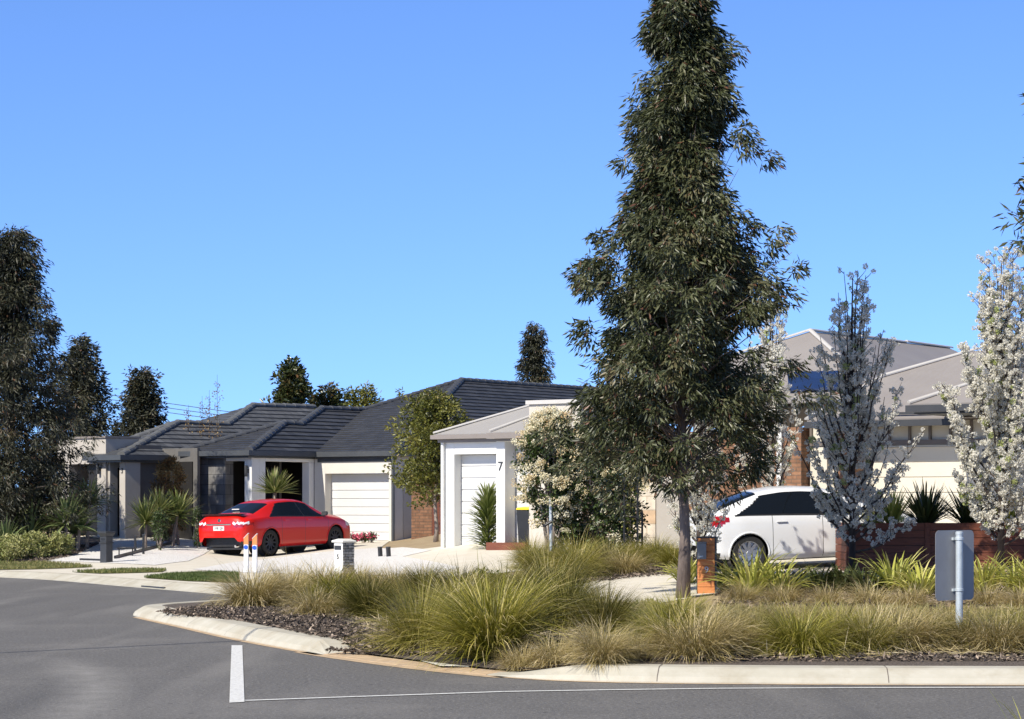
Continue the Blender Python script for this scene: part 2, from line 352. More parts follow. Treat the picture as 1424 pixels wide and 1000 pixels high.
M['pink'] = leafmat('pink_petals', [(0, (.65, .05, .14)), (1, (.85, .25, .35))], rough=.6, transl=.3)
M['chips'] = leafmat('mulch_chips', [(0, (.03, .024, .020)), (.5, (.11, .086, .068)), (.85, (.24, .185, .145)), (1, (.46, .37, .29))], rough=1, transl=0)
M['stones'] = leafmat('pebbles', [(0, (.52, .51, .50)), (1, (.88, .87, .86))], rough=.9, transl=0)
# ---------------------------------------------------------------- ground
def build_ground():
    edge = off_poly(np.arange(len(KL)), .36, .37)[:len(KL)]
    edge = [p for p in edge if -26.5 < p[0] < 22.5]
    pts = [(-26, float(np.interp(-26, [edge[0][0], edge[1][0]], [edge[0][1], edge[1][1]])))]+edge[1:-1]+[(22, edge[-1][1]), (22, 84), (-26, 84)]
    drape('ground', pts, 0, M['dirt'])
    # distant land to the horizon
    m = MB(); 
    for x0, x1, y0, y1 in ((-26, 22, 83.9, 1500), (-900, -26, 62, 1500), (22, 900, 21.6, 1500)):
        m.poly([(x0, y0, .1), (x1, y0, .1), (x1, y1, .1), (x0, y1, .1)])
    tag(m.build('far_ground', M['earth']), kind='structure')
    m = MB(); m.poly([(-300, -200, 0), (300, -200, 0), (300, 83, 0), (-300, 83, 0)])
    tag(m.build('road', M['asphalt']), kind='structure')

def drape(name, pts, off, material, step=.5, kind='structure', zfix=None, thick=0):
    bm = bmesh.new(); bm.faces.new([bm.verts.new((p[0], p[1], 0)) for p in pts])
    x0 = min(p[0] for p in pts); x1 = max(p[0] for p in pts); y0 = min(p[1] for p in pts); y1 = max(p[1] for p in pts)
    if zfix is None:
        for ax, lo, hi in ((0, x0, x1), (1, y0, y1)):
            k = math.ceil(lo/step)
            while k*step < hi:
                co = [0, 0, 0]; co[ax] = k*step+1e-4; no = [0, 0, 0]; no[ax] = 1
                bmesh.ops.bisect_plane(bm, geom=bm.verts[:]+bm.edges[:]+bm.faces[:], plane_co=co, plane_no=no); k += 1
    for v in bm.verts: v.co.z = (H(v.co.x, v.co.y) if zfix is None else zfix)+off
    bmesh.ops.recalc_face_normals(bm, faces=bm.faces)
    for f in bm.faces:
        if f.normal.z < 0: f.normal_flip()
    me = bpy.data.meshes.new(name); bm.to_mesh(me); bm.free()
    o = link(name, me, material); tag(o, kind=kind); return o

def kerb_run(i0, i1, prof, name, label=None, ends=(0, 0), mt=None):
    """extrude kerb profile (offset inland, height) along KL[i0:i1]; ends = taper lengths"""
    P = KL[i0:i1+1]; n = len(P); T = np.gradient(P, axis=0); T /= np.linalg.norm(T, axis=1)[:, None]
    Nn = np.stack([-T[:, 1], T[:, 0]], 1)
    L = np.concatenate([[0], np.cumsum(np.linalg.norm(np.diff(P, axis=0), axis=1))])
    V = []; k = len(prof)
    for a in range(n):
        s = 1.0
        if ends[0]: s = min(s, max(.16, L[a]/ends[0]))
        if ends[1]: s = min(s, max(.16, (L[-1]-L[a])/ends[1]))
        for (o, h) in prof:
            q = P[a]+Nn[a]*o; V.append((q[0], q[1], h*s if h > 0 else h))
    Fc = []
    for a in range(n-1):
        for b in range(k-1):
            Fc.append((a*k+b, (a+1)*k+b, (a+1)*k+b+1, a*k+b+1))
    Fc = [f[::-1] for f in Fc]
    me = bpy.data.meshes.new(name); me.from_pydata(V, [], Fc)
    bm = bmesh.new(); bm.from_mesh(me)
    for b0 in (0, (n-1)*k):
        bm.verts.ensure_lookup_table(); bm.faces.new([bm.verts[b0+b] for b in range(k)])
    bmesh.ops.recalc_face_normals(bm, faces=bm.faces); bm.to_mesh(me); bm.free()
    o = link(name, me, mt or M['kerb']); tag(o, kind='structure'); return o

def kerb_joints(i0, i1, prof, every):
    P = KL[i0:i1+1]; L = np.concatenate([[0], np.cumsum(np.linalg.norm(np.diff(P, axis=0), axis=1))]); s = every*.6; V = []; Fc = []
    while s < L[-1]-.4:
        a = np.array([np.interp(s, L, P[:, 0]), np.interp(s, L, P[:, 1])]); b = np.array([np.interp(s+.1, L, P[:, 0]), np.interp(s+.1, L, P[:, 1])]); t = (b-a)/np.linalg.norm(b-a); n = np.array([-t[1], t[0]]); base = len(V)
        for o, h in prof[1:-1]:
            for e in (-.004, .004): q = a+n*(o-.0015)+t*e; V.append((q[0], q[1], h+.003))
        k = len(prof)-2
        for j in range(k-1): Fc.append((base+2*j, base+2*j+1, base+2*j+3, base+2*j+2))
        s += every*rng.uniform(.8, 1.2)
    o = np_mesh('kerb_joints', V, Fc, M['brown_frame']); tag(o, kind='structure')
def kidx(pt):
    return int(np.argmin(np.hypot(KL[:, 0]-pt[0], KL[:, 1]-pt[1])))

PROF = [(0, -.05), (0, .015), (.03, .06), (.14, .125), (.18, .14), (.42, .145), (.44, .13), (.44, -.1)]
ROLL = [(0, -.05), (0, .01), (.05, .02), (.40, .135), (.44, .13), (.44, -.1)]
iA = kidx((-9.9, 51.5)); iB = kidx((-7.7, 47.6)); iC = kidx((-2.05, 26.1)); iD = kidx((-.25, 23.0))
iN = kidx((-4.3, 41.6)); kerb_run(0, iN, ROLL, 'kerb'); kerb_run(iN, iC, PROF, 'kerb', ends=(0, .25))
kerb_run(iD, len(KL)-1, PROF, 'kerb', ends=(1.1, 0))
kerb_joints(0, iN, ROLL, 2.4); kerb_joints(iN, iC-2, PROF, 2.4); kerb_joints(iD+4, len(KL)-1, PROF, 2.1)
kerb_run(iC, iD, [(0, -.05), (0, .008), (.25, .028), (.28, -.1)], 'gutter_apron', mt=M['sand'])
# joints cut across the kerbs show as thin dark strips
def off_poly(idx, o0, o1):
    P = KL[idx]; T = np.gradient(KL, axis=0)[idx]; T = T/np.linalg.norm(T, axis=1)[:, None]; Nn = np.stack([-T[:, 1], T[:, 0]], 1)
    return [tuple(p) for p in (P+Nn*o0)]+[tuple(p) for p in (P+Nn*o1)[::-1]]
build_ground()
# sandy dirt in the gutter line
drape('gutter_dirt', off_poly(np.arange(kidx((-5.4, 34.7)), iC+1), -.10, .0), .004, M['sand'], zfix=0)
drape('gutter_dirt', off_poly(np.arange(iC-1, iD+3), -.16, .0), .004, M['sand'], zfix=0)
drape('gutter_dirt', off_poly(np.arange(iD+1, len(KL)-6), -.08, .0), .004, M['sand'], zfix=0)
# painted lines
def strip(a, b, w0, w1, name):
    d = Vector((b[0]-a[0], b[1]-a[1])).normalized(); n = Vector((-d.y, d.x))
    drape(name, [(a[0]+n.x*w0/2, a[1]+n.y*w0/2), (a[0]-n.x*w0/2, a[1]-n.y*w0/2), (b[0]-n.x*w1/2, b[1]-n.y*w1/2), (b[0]+n.x*w1/2, b[1]+n.y*w1/2)], .006, M['paint'], zfix=0)
drape('road_marking', [tuple(gp(px, py, 0))[:2] for px, py in ((322, 898), (337, 898), (340, 977), (319, 978))], .006, M['paint'], zfix=0)
ln = [gp(px, py, 0) for px, py in ((341, 975), (480, 970), (600, 966), (700, 962.5), (850, 960), (1000, 958), (1150, 957.3), (1424, 956.6), (1700, 956))]
for a, b in zip(ln, ln[1:]): strip(a, b, .085, .085, 'road_marking')
# ---- surfaces on the land, in order of layers
def G(pts): return [tuple(gp(px, py))[:2] for px, py in pts]
kin = lambda a, b, o: off_poly(np.arange(a, b+1), o, o+.01)[:b-a+1]
far_edge = kin(0, kidx((-4.3, 41.6)), .40)
drape('pavement', [p for p in far_edge if p[0] > -24.5]+[(-3.4, 41.6), (-1.5, 43.5), (1.0, 47), (1.3, 57.2), (-3.5, 60), (-3.6, 71.6), (-6.5, 73), (-14, 72), (-24, 72)], .012, M['concrete'])
drape('driveway', [(-.3, 42.6), (1.2, 35.2), (2.2, 35.6), (3.2, 37.2), (3.6, 40.0), (4.6, 40.9), (12, 42.0), (14, 44), (14, 50), (8, 50), (3.8, 45.4), (3.0, 44.2), (2.2, 42.6), (.9, 42.9)], .012, M['concrete'])
drape('gravel', G([(60, 781), (105, 782), (150, 784), (215, 787), (262, 781), (283, 772), (300, 760), (318, 752), (255, 749), (200, 751), (140, 753), (60, 756)]), .02, M['gravel'])
drape('gravel', G([(268, 793), (330, 782), (420, 772), (520, 763), (560, 762), (600, 766), (560, 775), (640, 790), (600, 800), (420, 800), (330, 797)]), .02, M['gravel'])
drape('garden_bed', G([(-40, 781), (62, 781), (105, 772), (140, 756), (150, 750), (60, 748), (-40, 748)]), .028, M['mulch'])
for pts in ([(-40, 783), (63, 783), (110, 787), (130, 789.5), (105, 791), (40, 793), (-40, 794)], [(100, 797), (168, 793.5), (232, 794), (225, 796.5), (140, 799)],
            [(200, 805), (243, 800), (300, 798), (332, 799), (332, 812), (306, 811), (262, 809.5)]):
    drape('lawn', G(pts), .024, M['lawn'])
isl = kin(kidx((-4.3, 41.6)), iC, .40)
bed = isl+kin(iC+1, iD, .27)+kin(iD+1, kidx((12, 21.6)), .40)
drape('mulch_bed', bed+[(12, 25.5), (4.6, 26.5), (3.0, 28), (2.6, 31.5), (1.4, 33.5), (.2, 34.2), (-1.5, 38.5), (-3.4, 41.6)], .012, M['mulch'])
drape('mulch_bed', [(.3, 42.9), (2.3, 42.8), (3.1, 44.4), (4.2, 46.2), (5, 52), (1.0, 52.5), (.5, 47)], .022, M['mulch'])
drape('pavement', G([(578, 918), (603, 915.5), (655, 917), (684, 923.5), (650, 928), (612, 927)]), .008, M['whiteconc'])
drape('paver', G([(842, 870), (872, 866), (885, 877), (855, 882)]), .03, M['kerb'])
# drain grate in the far kerb
gb = gp(222, 818.5, 0)
o = MB()
for k in range(7):
    o.box(-.5+k*.155, -.42+k*.155, -.14, .14, 0, .03)
o.box(-.56, .62, -.18, -.141, 0, .032); o.box(-.56, .62, .141, .18, 0, .032)
o = o.build('drain_grate', M['charcoal']); o.location = (gb.x, gb.y+.1, .01); o.rotation_euler = (0, 0, R(-60)); tag(o, 'dark steel drain grate set in the far kerb in front of the green lawn strip', 'drain')

# ---------------------------------------------------------------- houses
class Frame:
    def __init__(s, px, Y, a, z):
        s.a = R(a); s.o = Vector(((px-CX)*Y/F, Y, z)); s.u = Vector((math.cos(s.a), -math.sin(s.a), 0)); s.v = Vector((math.sin(s.a), math.cos(s.a), 0))
    def _loc(s, k, Y, py):
        d = Vector((k*Y, Y, HC-(py-YH)*Y/F))-s.o
        return Vector((d.x*s.u.x+d.y*s.u.y, d.x*s.v.x+d.y*s.v.y, d.z))
    def q(s, px, py, q0):
        k = (px-CX)/F; Y = (q0+s.o.x*s.v.x+s.o.y*s.v.y)/(k*s.v.x+s.v.y); return s._loc(k, Y, py)
    def p(s, px, py, p0):
        k = (px-CX)/F; Y = (p0+s.o.x*s.u.x+s.o.y*s.u.y)/(k*s.u.x+s.u.y); return s._loc(k, Y, py)
    def pl(s, px, py, pt, n):
        """picture ray against the local plane (pt, n)"""
        k = (px-CX)/F; a = s._loc(k, 0, 0); a = Vector(((-s.o.x)*s.u.x+(-s.o.y)*s.u.y, (-s.o.x)*s.v.x+(-s.o.y)*s.v.y, HC-s.o.z))
        w = Vector((k, 1, -(py-YH)/F)); d = Vector((w.x*s.u.x+w.y*s.u.y, w.x*s.v.x+w.y*s.v.y, w.z))
        t = (Vector(pt)-a).dot(n)/d.dot(n); return a+d*t
    def root(s, name, label, group=None):
        return empty(name, s.o, label, 'house', group, -s.a)

def clip(poly, f):
    out = []
    for i in range(len(poly)):
        a, b = poly[i], poly[(i+1) % len(poly)]; fa, fb = f(a), f(b)
        if fa >= 0: out.append(a)
        if (fa >= 0) != (fb >= 0): out.append(a+(b-a)*(fa/(fa-fb)))
    return out
def roof_axes(n):
    e = Vector((0, 0, 1)).cross(n).normalized(); up = n.cross(e).normalized(); return e, up
def courses(m, poly, expo=.32, lift=.028):
    poly = [Vector(p) for p in poly]
    n = Vector((0, 0, 0))
    for i in range(len(poly)): n += poly[i].cross(poly[(i+1) % len(poly)])
    n.normalize()
    if n.z < 0: n = -n
    e, up = roof_axes(n); s0 = min(p.dot(up) for p in poly); s1 = max(p.dot(up) for p in poly)
    k = 0
    while s0+k*expo < s1-1e-4:
        lo, hi = s0+k*expo, s0+(k+1)*expo
        q = clip(clip(poly, lambda p: p.dot(up)-lo), lambda p: hi-p.dot(up)); k += 1
        if len(q) < 3: continue
        t = [p+n*(lift*(1-(p.dot(up)-lo)/expo)) for p in q]
        if sum((t[i].cross(t[(i+1) % len(t)]) for i in range(len(t))), Vector()).dot(n) < 0: t.reverse(); q.reverse()
        m.poly(t, [(p.dot(e), p.dot(up)-s0) for p in t])
        low = [(a, b) for a, b in zip(q, t) if abs(a.dot(up)-lo) < 1e-3]
        if len(low) >= 2:
            low.sort(key=lambda ab: ab[0].dot(e)); (a0, b0), (a1, b1) = low[0], low[-1]
            m.poly([a0-n*.004, a1-n*.004, b1, b0], [(0, .02)]*4)
def sheet(m, poly, thick=.03):
    poly = [Vector(p) for p in poly]; n = sum((poly[i].cross(poly[(i+1) % len(poly)]) for i in range(len(poly))), Vector()).normalized()
    if n.z < 0: n = -n; poly.reverse()
    e, up = roof_axes(n); m.poly(poly, [(p.dot(e), p.dot(up)) for p in poly])
    b = [p-n*thick for p in poly]; m.poly(b[::-1], [(0, 0)]*len(b))
    for i in range(len(poly)):
        j = (i+1) % len(poly); m.poly([poly[j], poly[i], b[i], b[j]], [(0, 0)]*4)
def caps(m, a, b, r=.12, L=.42):
    a, b = Vector(a), Vector(b); d = (b-a); n = max(1, round(d.length/L)); d /= n
    for i in range(n):
        p0 = a+d*i; p1 = a+d*(i+1.06); up = Vector((0, 0, 1)); t = d.normalized(); s = t.cross(up).normalized(); u = s.cross(t)
        ring = [(math.cos(w), math.sin(w)) for w in np.linspace(-.35, math.pi+.35, 8)]
        A = [p0+s*c*r*1.08+u*(k*r*.72*1.08+.02) for c, k in ring]; B = [p1+s*c*r+u*(k*r*.72) for c, k in ring]
        for q in range(7): m.poly([A[q], A[q+1], B[q+1], B[q]])
        m.poly(A)
def front_wall(m, p0, p1, q0, q1, z0, z1, ops=()):
    """wall slab along p with rectangular openings (pa, pb, za, zb)"""
    cur = p0
    for pa, pb, za, zb in sorted(ops):
        if pa > cur+1e-3: m.box(cur, pa, q0, q1, z0, z1)
        if za > z0+1e-3: m.box(pa, pb, q0, q1, z0, za)
        if zb < z1-1e-3: m.box(pa, pb, q0, q1, zb, z1)
        cur = pb
    if cur < p1-1e-3: m.box(cur, p1, q0, q1, z0, z1)
def panel_door(root, p0, p1, q, z0, z1, n, material, name='garage_door'):
    m = MB(); h = (z1-z0)/n
    for i in range(n): m.box(p0, p1, q, q+.04, z0+i*h+.011, z0+(i+1)*h-.011)
    m.box(p0+.001, p1-.001, q+.022, q+.05, z0, z1)
    return m.build(name, material, root, bevel=.004)
def wall_lamp(root, p, q, z):
    m = MB(); m.box(p-.03, p+.03, q-.03, q-.002, z-.06, z+.06); m.tube([(p, q-.09, z-.16), (p, q-.09, z+.16)], .05, 10); m.box(p-.015, p+.015, q-.06, q-.03, z-.015, z+.015)
    m.build('wall_lamp', M['charcoal'], root)
def numeral(txt, size, mat_, name, parent=None, depth=.012):
    cu = bpy.data.curves.new('num', 'FONT'); cu.body = txt; cu.size = size; cu.extrude = depth/2; cu.align_x = 'CENTER'; cu.align_y = 'CENTER'
    o = bpy.data.objects.new('num', cu); COL.objects.link(o); dg = bpy.context.evaluated_depsgraph_get()
    me = bpy.data.meshes.new_from_object(o.evaluated_get(dg)); bpy.data.objects.remove(o); bpy.data.curves.remove(cu)
    me.transform(Matrix.Rotation(math.pi/2, 4, 'X')); me.materials.clear()
    return link(name, me, mat_, parent)

# ---- dark tiled house with the red car
fm = Frame(437, 72, 36, .40)
hm = fm.root('tiled_house', 'dark tiled pale rendered house with white garage door behind the red car')
ze = fm.q(500, 633, 0).z
gl, gr = fm.q(452, 659, 0), fm.q(540.5, 659, 0); p1 = fm.q(549, 700, 0).x; pG0 = fm.q(441, 700, 0).x
m = MB(); front_wall(m, 0, p1, 0, .36, -.2, ze, [(gl.x, gr.x, -.2, gl.z)]); m.box(p1-.25, p1-.002, .362, 7, -.2, ze-.002); m.box(-3, p1, 7, 7.3, -.2, ze)
m.build('wall', M['cream_render'], hm, bevel=.008)
panel_door(hm, gl.x+.003, gr.x-.003, .3, -.1, gl.z-.002, 9, M['door_white'])
# right-front side, seen past the downpipe
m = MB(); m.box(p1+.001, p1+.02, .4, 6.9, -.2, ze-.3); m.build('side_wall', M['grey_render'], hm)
m = MB(); m.tube([(p1-.02, -.06, ze-.05), (p1-.02, -.06, -.1)], .05, 8); m.build('downpipe', M['gutter'], hm)
# projecting wing on the left of the garage
qf = fm.p(350, 700, 0).y
ql = qf
pc = fm.q(340, 700, qf).x; pL = fm.q(275, 700, qf).x; pO = fm.q(314, 640, qf); pW = fm.q(255, 700, qf).x
m = MB(); m.box(pc, 0, qf, qf+.35, -.3, ze); m.box(pO.x, pc-.001, qf+.001, qf+.3, fm.q(330, 641, qf).z, ze-.001)
m.box(-.3, 0, qf+.352, qf+.6, -.3, ze)
qa = fm.p(361, 700, 0).y; qb = fm.p(430, 700, 0).y; zb = fm.p(400, 642, 0).z
m.box(-.3, -.002, qf+.602, -.002, zb, ze-.004); m.box(-.28, -.004, qb, -.004, -.3, zb-.002)
m.build('porch_wall', M['white_render'], hm, bevel=.008)
m = MB(); m.box(pW, pL-.16, qf+.12, qf+.5, -.3, ze-.002); m.box(pL-.16, pL, qf+.3, qf+.5, -.3, ze-.004); m.build('end_wall', M['white_render'], hm)
m = MB(); m.box(pL, pO.x, qf-.02, qf+.32, -.3, ze-.003); m.build('stone_cladding', M['stonegrey'], hm)
m = MB(); m.box(pW+.1, -.35, qf+1.6, qf+1.7, -.3, ze-.01); m.box(-1.9, -1.8, qf+.5, .419, -.3, zb+.04); m.box(-2.5, -.31, .42, .5, -.3, ze-.01); m.box(-1.9, -.31, qf+.7, .42, zb+.05, zb+.1); m.build('entry_recess', M['void'], hm)  # lining boxes behind the porch opening, shade painted in as near-black
m = MB(); m.box(pL-.15, pL-.01, qf+.27, qf+.295, -.1, 2.2); m.build('window', M['dark_glass'], hm)
wall_lamp(hm, fm.q(345, 655, qf).x, qf, fm.q(345, 655, qf).z); wall_lamp(hm, fm.q(261, 656, qf).x, qf+.12, fm.q(261, 656, qf).z)
# roof
def up_plane(n2, pitch): return Vector((n2[0]*math.sin(pitch), n2[1]*math.sin(pitch), math.cos(pitch)))
def tiled_wing(fr, root, E, zE, tile, cap, pxA, pxB, pxC, pxD, pxV, pxEL, pxSil, pitch=R(24), poE=.35):
    """hip wing whose right-front slope runs along v from corner E (local p,q)"""
    nR = up_plane((1, 0), pitch); E = Vector((E[0], E[1], zE))
    A, B, C, D = (fr.pl(*q, E, nR) for q in (pxA, pxB, pxC, pxD)); V = fr.pl(*pxV, E, nR); V.z = zE; V.x = E.x
    EL = fr.q(*pxEL, E.y); EL.z = zE
    nS = (C-B).cross(Vector((1, 0, 0))); BL = fr.pl(*pxSil, B, nS)
    m = MB(); V = V+Vector((0, .5, 0)); D = D+Vector((0, .5, 0)); courses(m, [E, V, D, C, B, A]); courses(m, [EL, E, A]); courses(m, [BL, B, C])
    back = Vector((BL.x-1.5, C.y+1, zE)); courses(m, [EL, A, B, BL, back]); courses(m, [BL, C, D, D+Vector((-3.2, 0, -1.4)), back])
    m.build('roof', tile, root)
    m = MB()
    for a, b in ((E, A), (A, B), (B, C), (C, D), (EL, A)): caps(m, a, b)
    m.build('ridge_capping', cap, root)
    m = MB()
    m.box(E.x-.02, E.x+.10, E.y-.1, V.y, zE-.14, zE+.01); m.box(EL.x, E.x-.021, E.y-.10, E.y+.02, zE-.14, zE+.01)
    m.box(EL.x+.05, E.x-.05, E.y+.03, E.y+1, zE-.20, zE-.15); m.box(E.x-.5, E.x-.04, E.y+1.002, V.y, zE-.20, zE-.15)
    m.build('gutter', M['gutter'], root)
    return A, B, C, D-Vector((0, .5, 0)), V-Vector((0, .5, 0))
E0 = (.15, fm.p(346, 622, .15).y); zr = ze+.1
A, B, C, D, V = tiled_wing(fm, hm, E0, zr, M['tile'], M['cap'], (395, 588.5), (417, 590.5), (447, 568.5), (505, 570), (437, 628), (251, 630), (412, 586))
Eg1 = Vector((V.x, -.10, zr)); Eg2 = fm.q(549, 626, -.10); Eg2.z = zr
nL = (D-Eg1).cross(Vector((1, 0, 0)));  nL = nL if nL.z > 0 else -nL
P = fm.pl(641, 529, Eg1, nL); D2 = fm.pl(506, 570, Eg1, nL)
nRg = (P-Eg2).cross(Vector((0, 1, 0)))
Qr = P+Vector((0, 9, 0)); Er = Eg2+Vector((0, 12, 0))
m = MB(); courses(m, [Eg1, Eg2, P, D2]); courses(m, [Eg2, Er, Qr, P]); courses(m, [D2, P, Qr, Qr+Vector((-5, 0, -2.3)), D2+Vector((-2, 1, -.8))]); m.build('main_roof', M['tile'], hm)
m = MB(); caps(m, Eg2, P); caps(m, P, Qr); caps(m, D2, P, .1); m.build('ridge_capping', M['cap'], hm)
m = MB(); m.box(Eg1.x, Eg2.x+.1, -.20, -.08, zr-.14, zr+.01); m.box(Eg2.x-.02, Eg2.x+.1, -.079, 7, zr-.14, zr+.01); m.box(Eg1.x, Eg2.x-.03, -.078, -.01, zr-.19, zr-.142); m.box(Eg1.x, Eg2.x-.03, -.03, -.002, zr-.30, zr-.192)
m.build('gutter', M['gutter'], hm)

# ---- grey rendered house at the far left
fl = Frame(147, 71, 45, .68)
hl = fl.root('rendered_house', 'taupe grey rendered house with flat parapet and grey tiled hip roof at the far left')
zt = fl.q(147, 609, 0).z; o0, o1 = fl.q(96, 646, 0), fl.q(135, 646, 0); pl0 = fl.q(80, 700, 0).x
m = MB(); front_wall(m, pl0, 0, 0, .3, -.4, zt, [(o0.x, o1.x, -.4, o0.z)])
qr = fl.p(193, 610, 0).y; zq = fl.p(170, 634, 0).z
dq0 = fl.p(156, 700, 0).y; dq1 = fl.p(166, 700, 0).y; dz = fl.p(160, 650, 0).z
m.box(-.3, -.001, .302, dq0, -.4, zt-.002); m.box(-.3, -.001, dq0+.001, qr, dz, zt-.002)
m.box(pl0, -.302, qr-.3, qr-.002, 2.4, zt-.003); m.box(pl0, pl0+.3, .302, qr-.302, -.4, zt-.003)
m.build('wall', M['grey_render'], hl, bevel=.008)
m = MB(); m.box(pl0-.05, .05, -.05, .30, zt, zt+.06); m.box(-.30, .05, .301, qr+.04, zt+.001, zt+.06); m.box(pl0-.05, -.302, qr-.35, qr+.04, zt+.002, zt+.058); m.box(pl0+.3, -.302, .302, qr-.352, zt-.2, zt-.15); m.build('parapet_capping', M['taupe'], hl)
m = MB(); m.box(o0.x+.002, o1.x-.002, 1.2, 1.25, -.4, o0.z); m.box(-1.2, -.31, dq0, dq0+2.5, -.4, 2.3); m.build('entry_recess', M['void'], hl)  # near-black backing puts the inside shade into both openings
wall_lamp(hl, fl.q(88.5, 652, 0).x, 0, fl.q(88.5, 652, 0).z); wall_lamp(hl, fl.q(139.5, 652, 0).x, 0, fl.q(139.5, 652, 0).z)
# porch post and beam, standing in front of the deeper wing
qp = fl.p(166, 700, .6).y
c0 = fl.q(166, 700, qp).x; c1 = fl.q(174, 700, qp).x; zb2 = fl.q(170, 642, qp).z
m = MB(); m.box(c0, c1, qp, qp+.55, -.4, zb2); m.box(c0-1.0, c1-.001, qp+.001, qp+.3, zb2+.001, zb2+.18); m.box(c0-.9, c0-.5, qp+.02, qp+.3, -.4, zb2); m.build('porch_post', M['grey_render'], hl, bevel=.006)
n_ = numeral('3', .22, M['charcoal'], 'house_number', hl); n_.location = ((c0+c1)/2, qp-.01, fl.q(170, 655, qp).z)
m = MB(); m.box(c1-.2, c1+1.5, qp+1.5, qp+1.6, -.4, 2.6); m.box(c1-.35, c1-.25, qp+.56, qp+1.49, -.4, 2.7); m.build('shaded_porch_wall', M['shaded_render'], hl)  # wall within the porch, shade put into its darker render
m = MB(); m.box(c1+.1, c1+1.3, qp+1.46, qp+1.498, -.3, 2.2); m.build('entry_door', M['void'], hl)  # entry panel, its near-black is painted porch shade
E1 = (c1+.15, qp-.25); zE = fl.q(172, 633, qp-.25).z
tiled_wing(fl, hl, E1, zE, M['tile_grey'], M['cap_grey'], (246, 588), (315, 590.5), (351, 564), (420, 565.5), (425, 632), (118, 634), (276, 586), pitch=R(25))
# ---- house number 7
fs = Frame(615, 58, 36, .66)
hs = fs.root('weatherboard_house', 'white rendered house numbered 7 with pale metal roof behind the spiky green plant')
zE7 = fs.q(650, 607, 0).z; o0, o1 = fs.q(631.5, 632, 0), fs.q(715, 632, 0); pr = fs.q(760, 650, 0).x
m = MB(); front_wall(m, 0, pr, 0, .32, -.3, zE7-.02, [(o0.x, o0.x+2.45, -.3, o0.z)]); m.box(0, .3, .322, 8, -.3, zE7-.03); m.box(0, 6, 8, 8.3, -.3, zE7-.02); m.box(pr+.001, pr+4.5, .5, .8, -.3, zE7-.02)
m.build('wall', M['white_render'], hs, bevel=.008)
panel_door(hs, o0.x+.003, o0.x+2.447, .28, -.1, o0.z-.002, 8, M['door_white'])
m = MB(); m.tube([(.06, -.06, zE7-.05), (.06, -.06, -.1)], .045, 8); m.build('downpipe', M['white_render'], hs)
qP = -2.0
a0, a1, a2, a3 = (fs.q(x, 700, qP).x for x in (690, 702, 739, 812)); zP = fs.q(710, 603, qP).z; zB = fs.q(710, 614, qP).z
m = MB(); m.box(a0, a1, qP, qP+.40, -.3, zP); m.box(a1+.001, a2-.001, qP+.001, qP+.3, zB, zP-.001); m.box(a0+.002, a0+.2, qP+.402, -.001, -.3, zP-.002)
m.build('porch_wall', M['white_render'], hs, bevel=.008)
m = MB(); 
for i in range(11): m.box(a1-.1, a2+.6, qP+.42, qP+.47, -.2+i*.24, .035+i*.24)
m.box(a1-.1, a2+.6, qP+.471, qP+.52, -.2, 2.4); m.build('panelled_door', M['door_white'], hs, bevel=.004)
m = MB(); m.box(a1-.35, a2-.002, qP-.25, qP+.415, -.3, .10); m.build('deck', M['merbau'], hs, bevel=.006)
zT = fs.q(760, 562, qP-.1).z
m = MB(); m.box(a2, a3, qP-.1, qP+1.8, -.4, zT); m.build('blade_wall', M['beige_render'], hs, bevel=.01)
m = MB(); m.box(a2-.05, a3+.05, qP-.16, qP+1.85, zT+.001, zT+.09); m.build('parapet_capping', M['metal_cap'], hs)
n_ = numeral('7', .30, M['charcoal'], 'house_number', hs); n_.location = (fs.q(696, 649, qP).x, qP-.012, fs.q(696, 649, qP).z)
Ee = Vector((-.14, -.16, zE7+.06)); nl = up_plane((0, -1), R(21)); Tt = fs.pl(742, 563, Ee, nl)
Tr = Tt+Vector((5.5, 0, 0)); Er_ = Ee+Vector((11, 0, 0))
m = MB(); sheet(m, [Ee, Vector((a2-.002, Ee.y, Ee.z)), Vector((a2-.002, Tt.y, Tt.z)) if Tt.x < a2-.1 else Tt, Tt] if Tt.x < a2-.1 else [Ee, Vector((Tt.x, Ee.y, Ee.z)), Tt])
sheet(m, [Vector((max(a2+2, Tt.x), 1.0, Ee.z+.5)), Er_+Vector((0, 1.4, .5)), Tr, Tt]); sheet(m, [Ee, Tt, Tt+Vector((0, 7, 0)), Ee+Vector((0, 9, 0))])
Ep = Vector((fs.q(681, 601, qP-.16).x, qP-.16, fs.q(690, 601, qP-.16).z)); Tp = fs.pl(739, 579, Ep, nl)
sheet(m, [Ep, Vector((a2-.004, Ep.y, Ep.z)), Vector((a2-.004, max(Tp.y, Ep.y+.6), Tp.z))]) if Tp.x > a2-.5 else sheet(m, [Ep, Vector((a2-.004, Ep.y, Ep.z)), Vector((a2-.004, Tp.y, Tp.z)), Tp])
sheet(m, [Ep, Tp, Tp+Vector((0, 1.5, 0)), Ep+Vector((0, 1.6, 0))])
m.build('roof', M['metal_roof'], hs)
m = MB(); caps(m, Ee+Vector((0, 0, .01)), Tt+Vector((0, 0, .01)), .045, 2.5); m.build('hip_capping', M['metal_cap'], hs); m = MB(); caps(m, Ep+Vector((0, 0, .01)), Tp+Vector((0, 0, .01)), .045, 2.5); m.build('hip_capping', M['metal_cap'], hs)
m = MB(); m.box(Ee.x-.02, a0, Ee.y-.11, Ee.y+.02, Ee.z-.12, Ee.z-.02); m.box(Ee.x-.02, Ee.x+.1, Ee.y+.022, 8, Ee.z-.12, Ee.z-.02); m.box(Ep.x-.02, a2-.003, Ep.y-.11, Ep.y+.02, Ep.z-.15, Ep.z-.02); m.box(Ep.x-.02, Ep.x+.1, Ep.y+.022, qP+1.7, Ep.z-.15, Ep.z-.02)
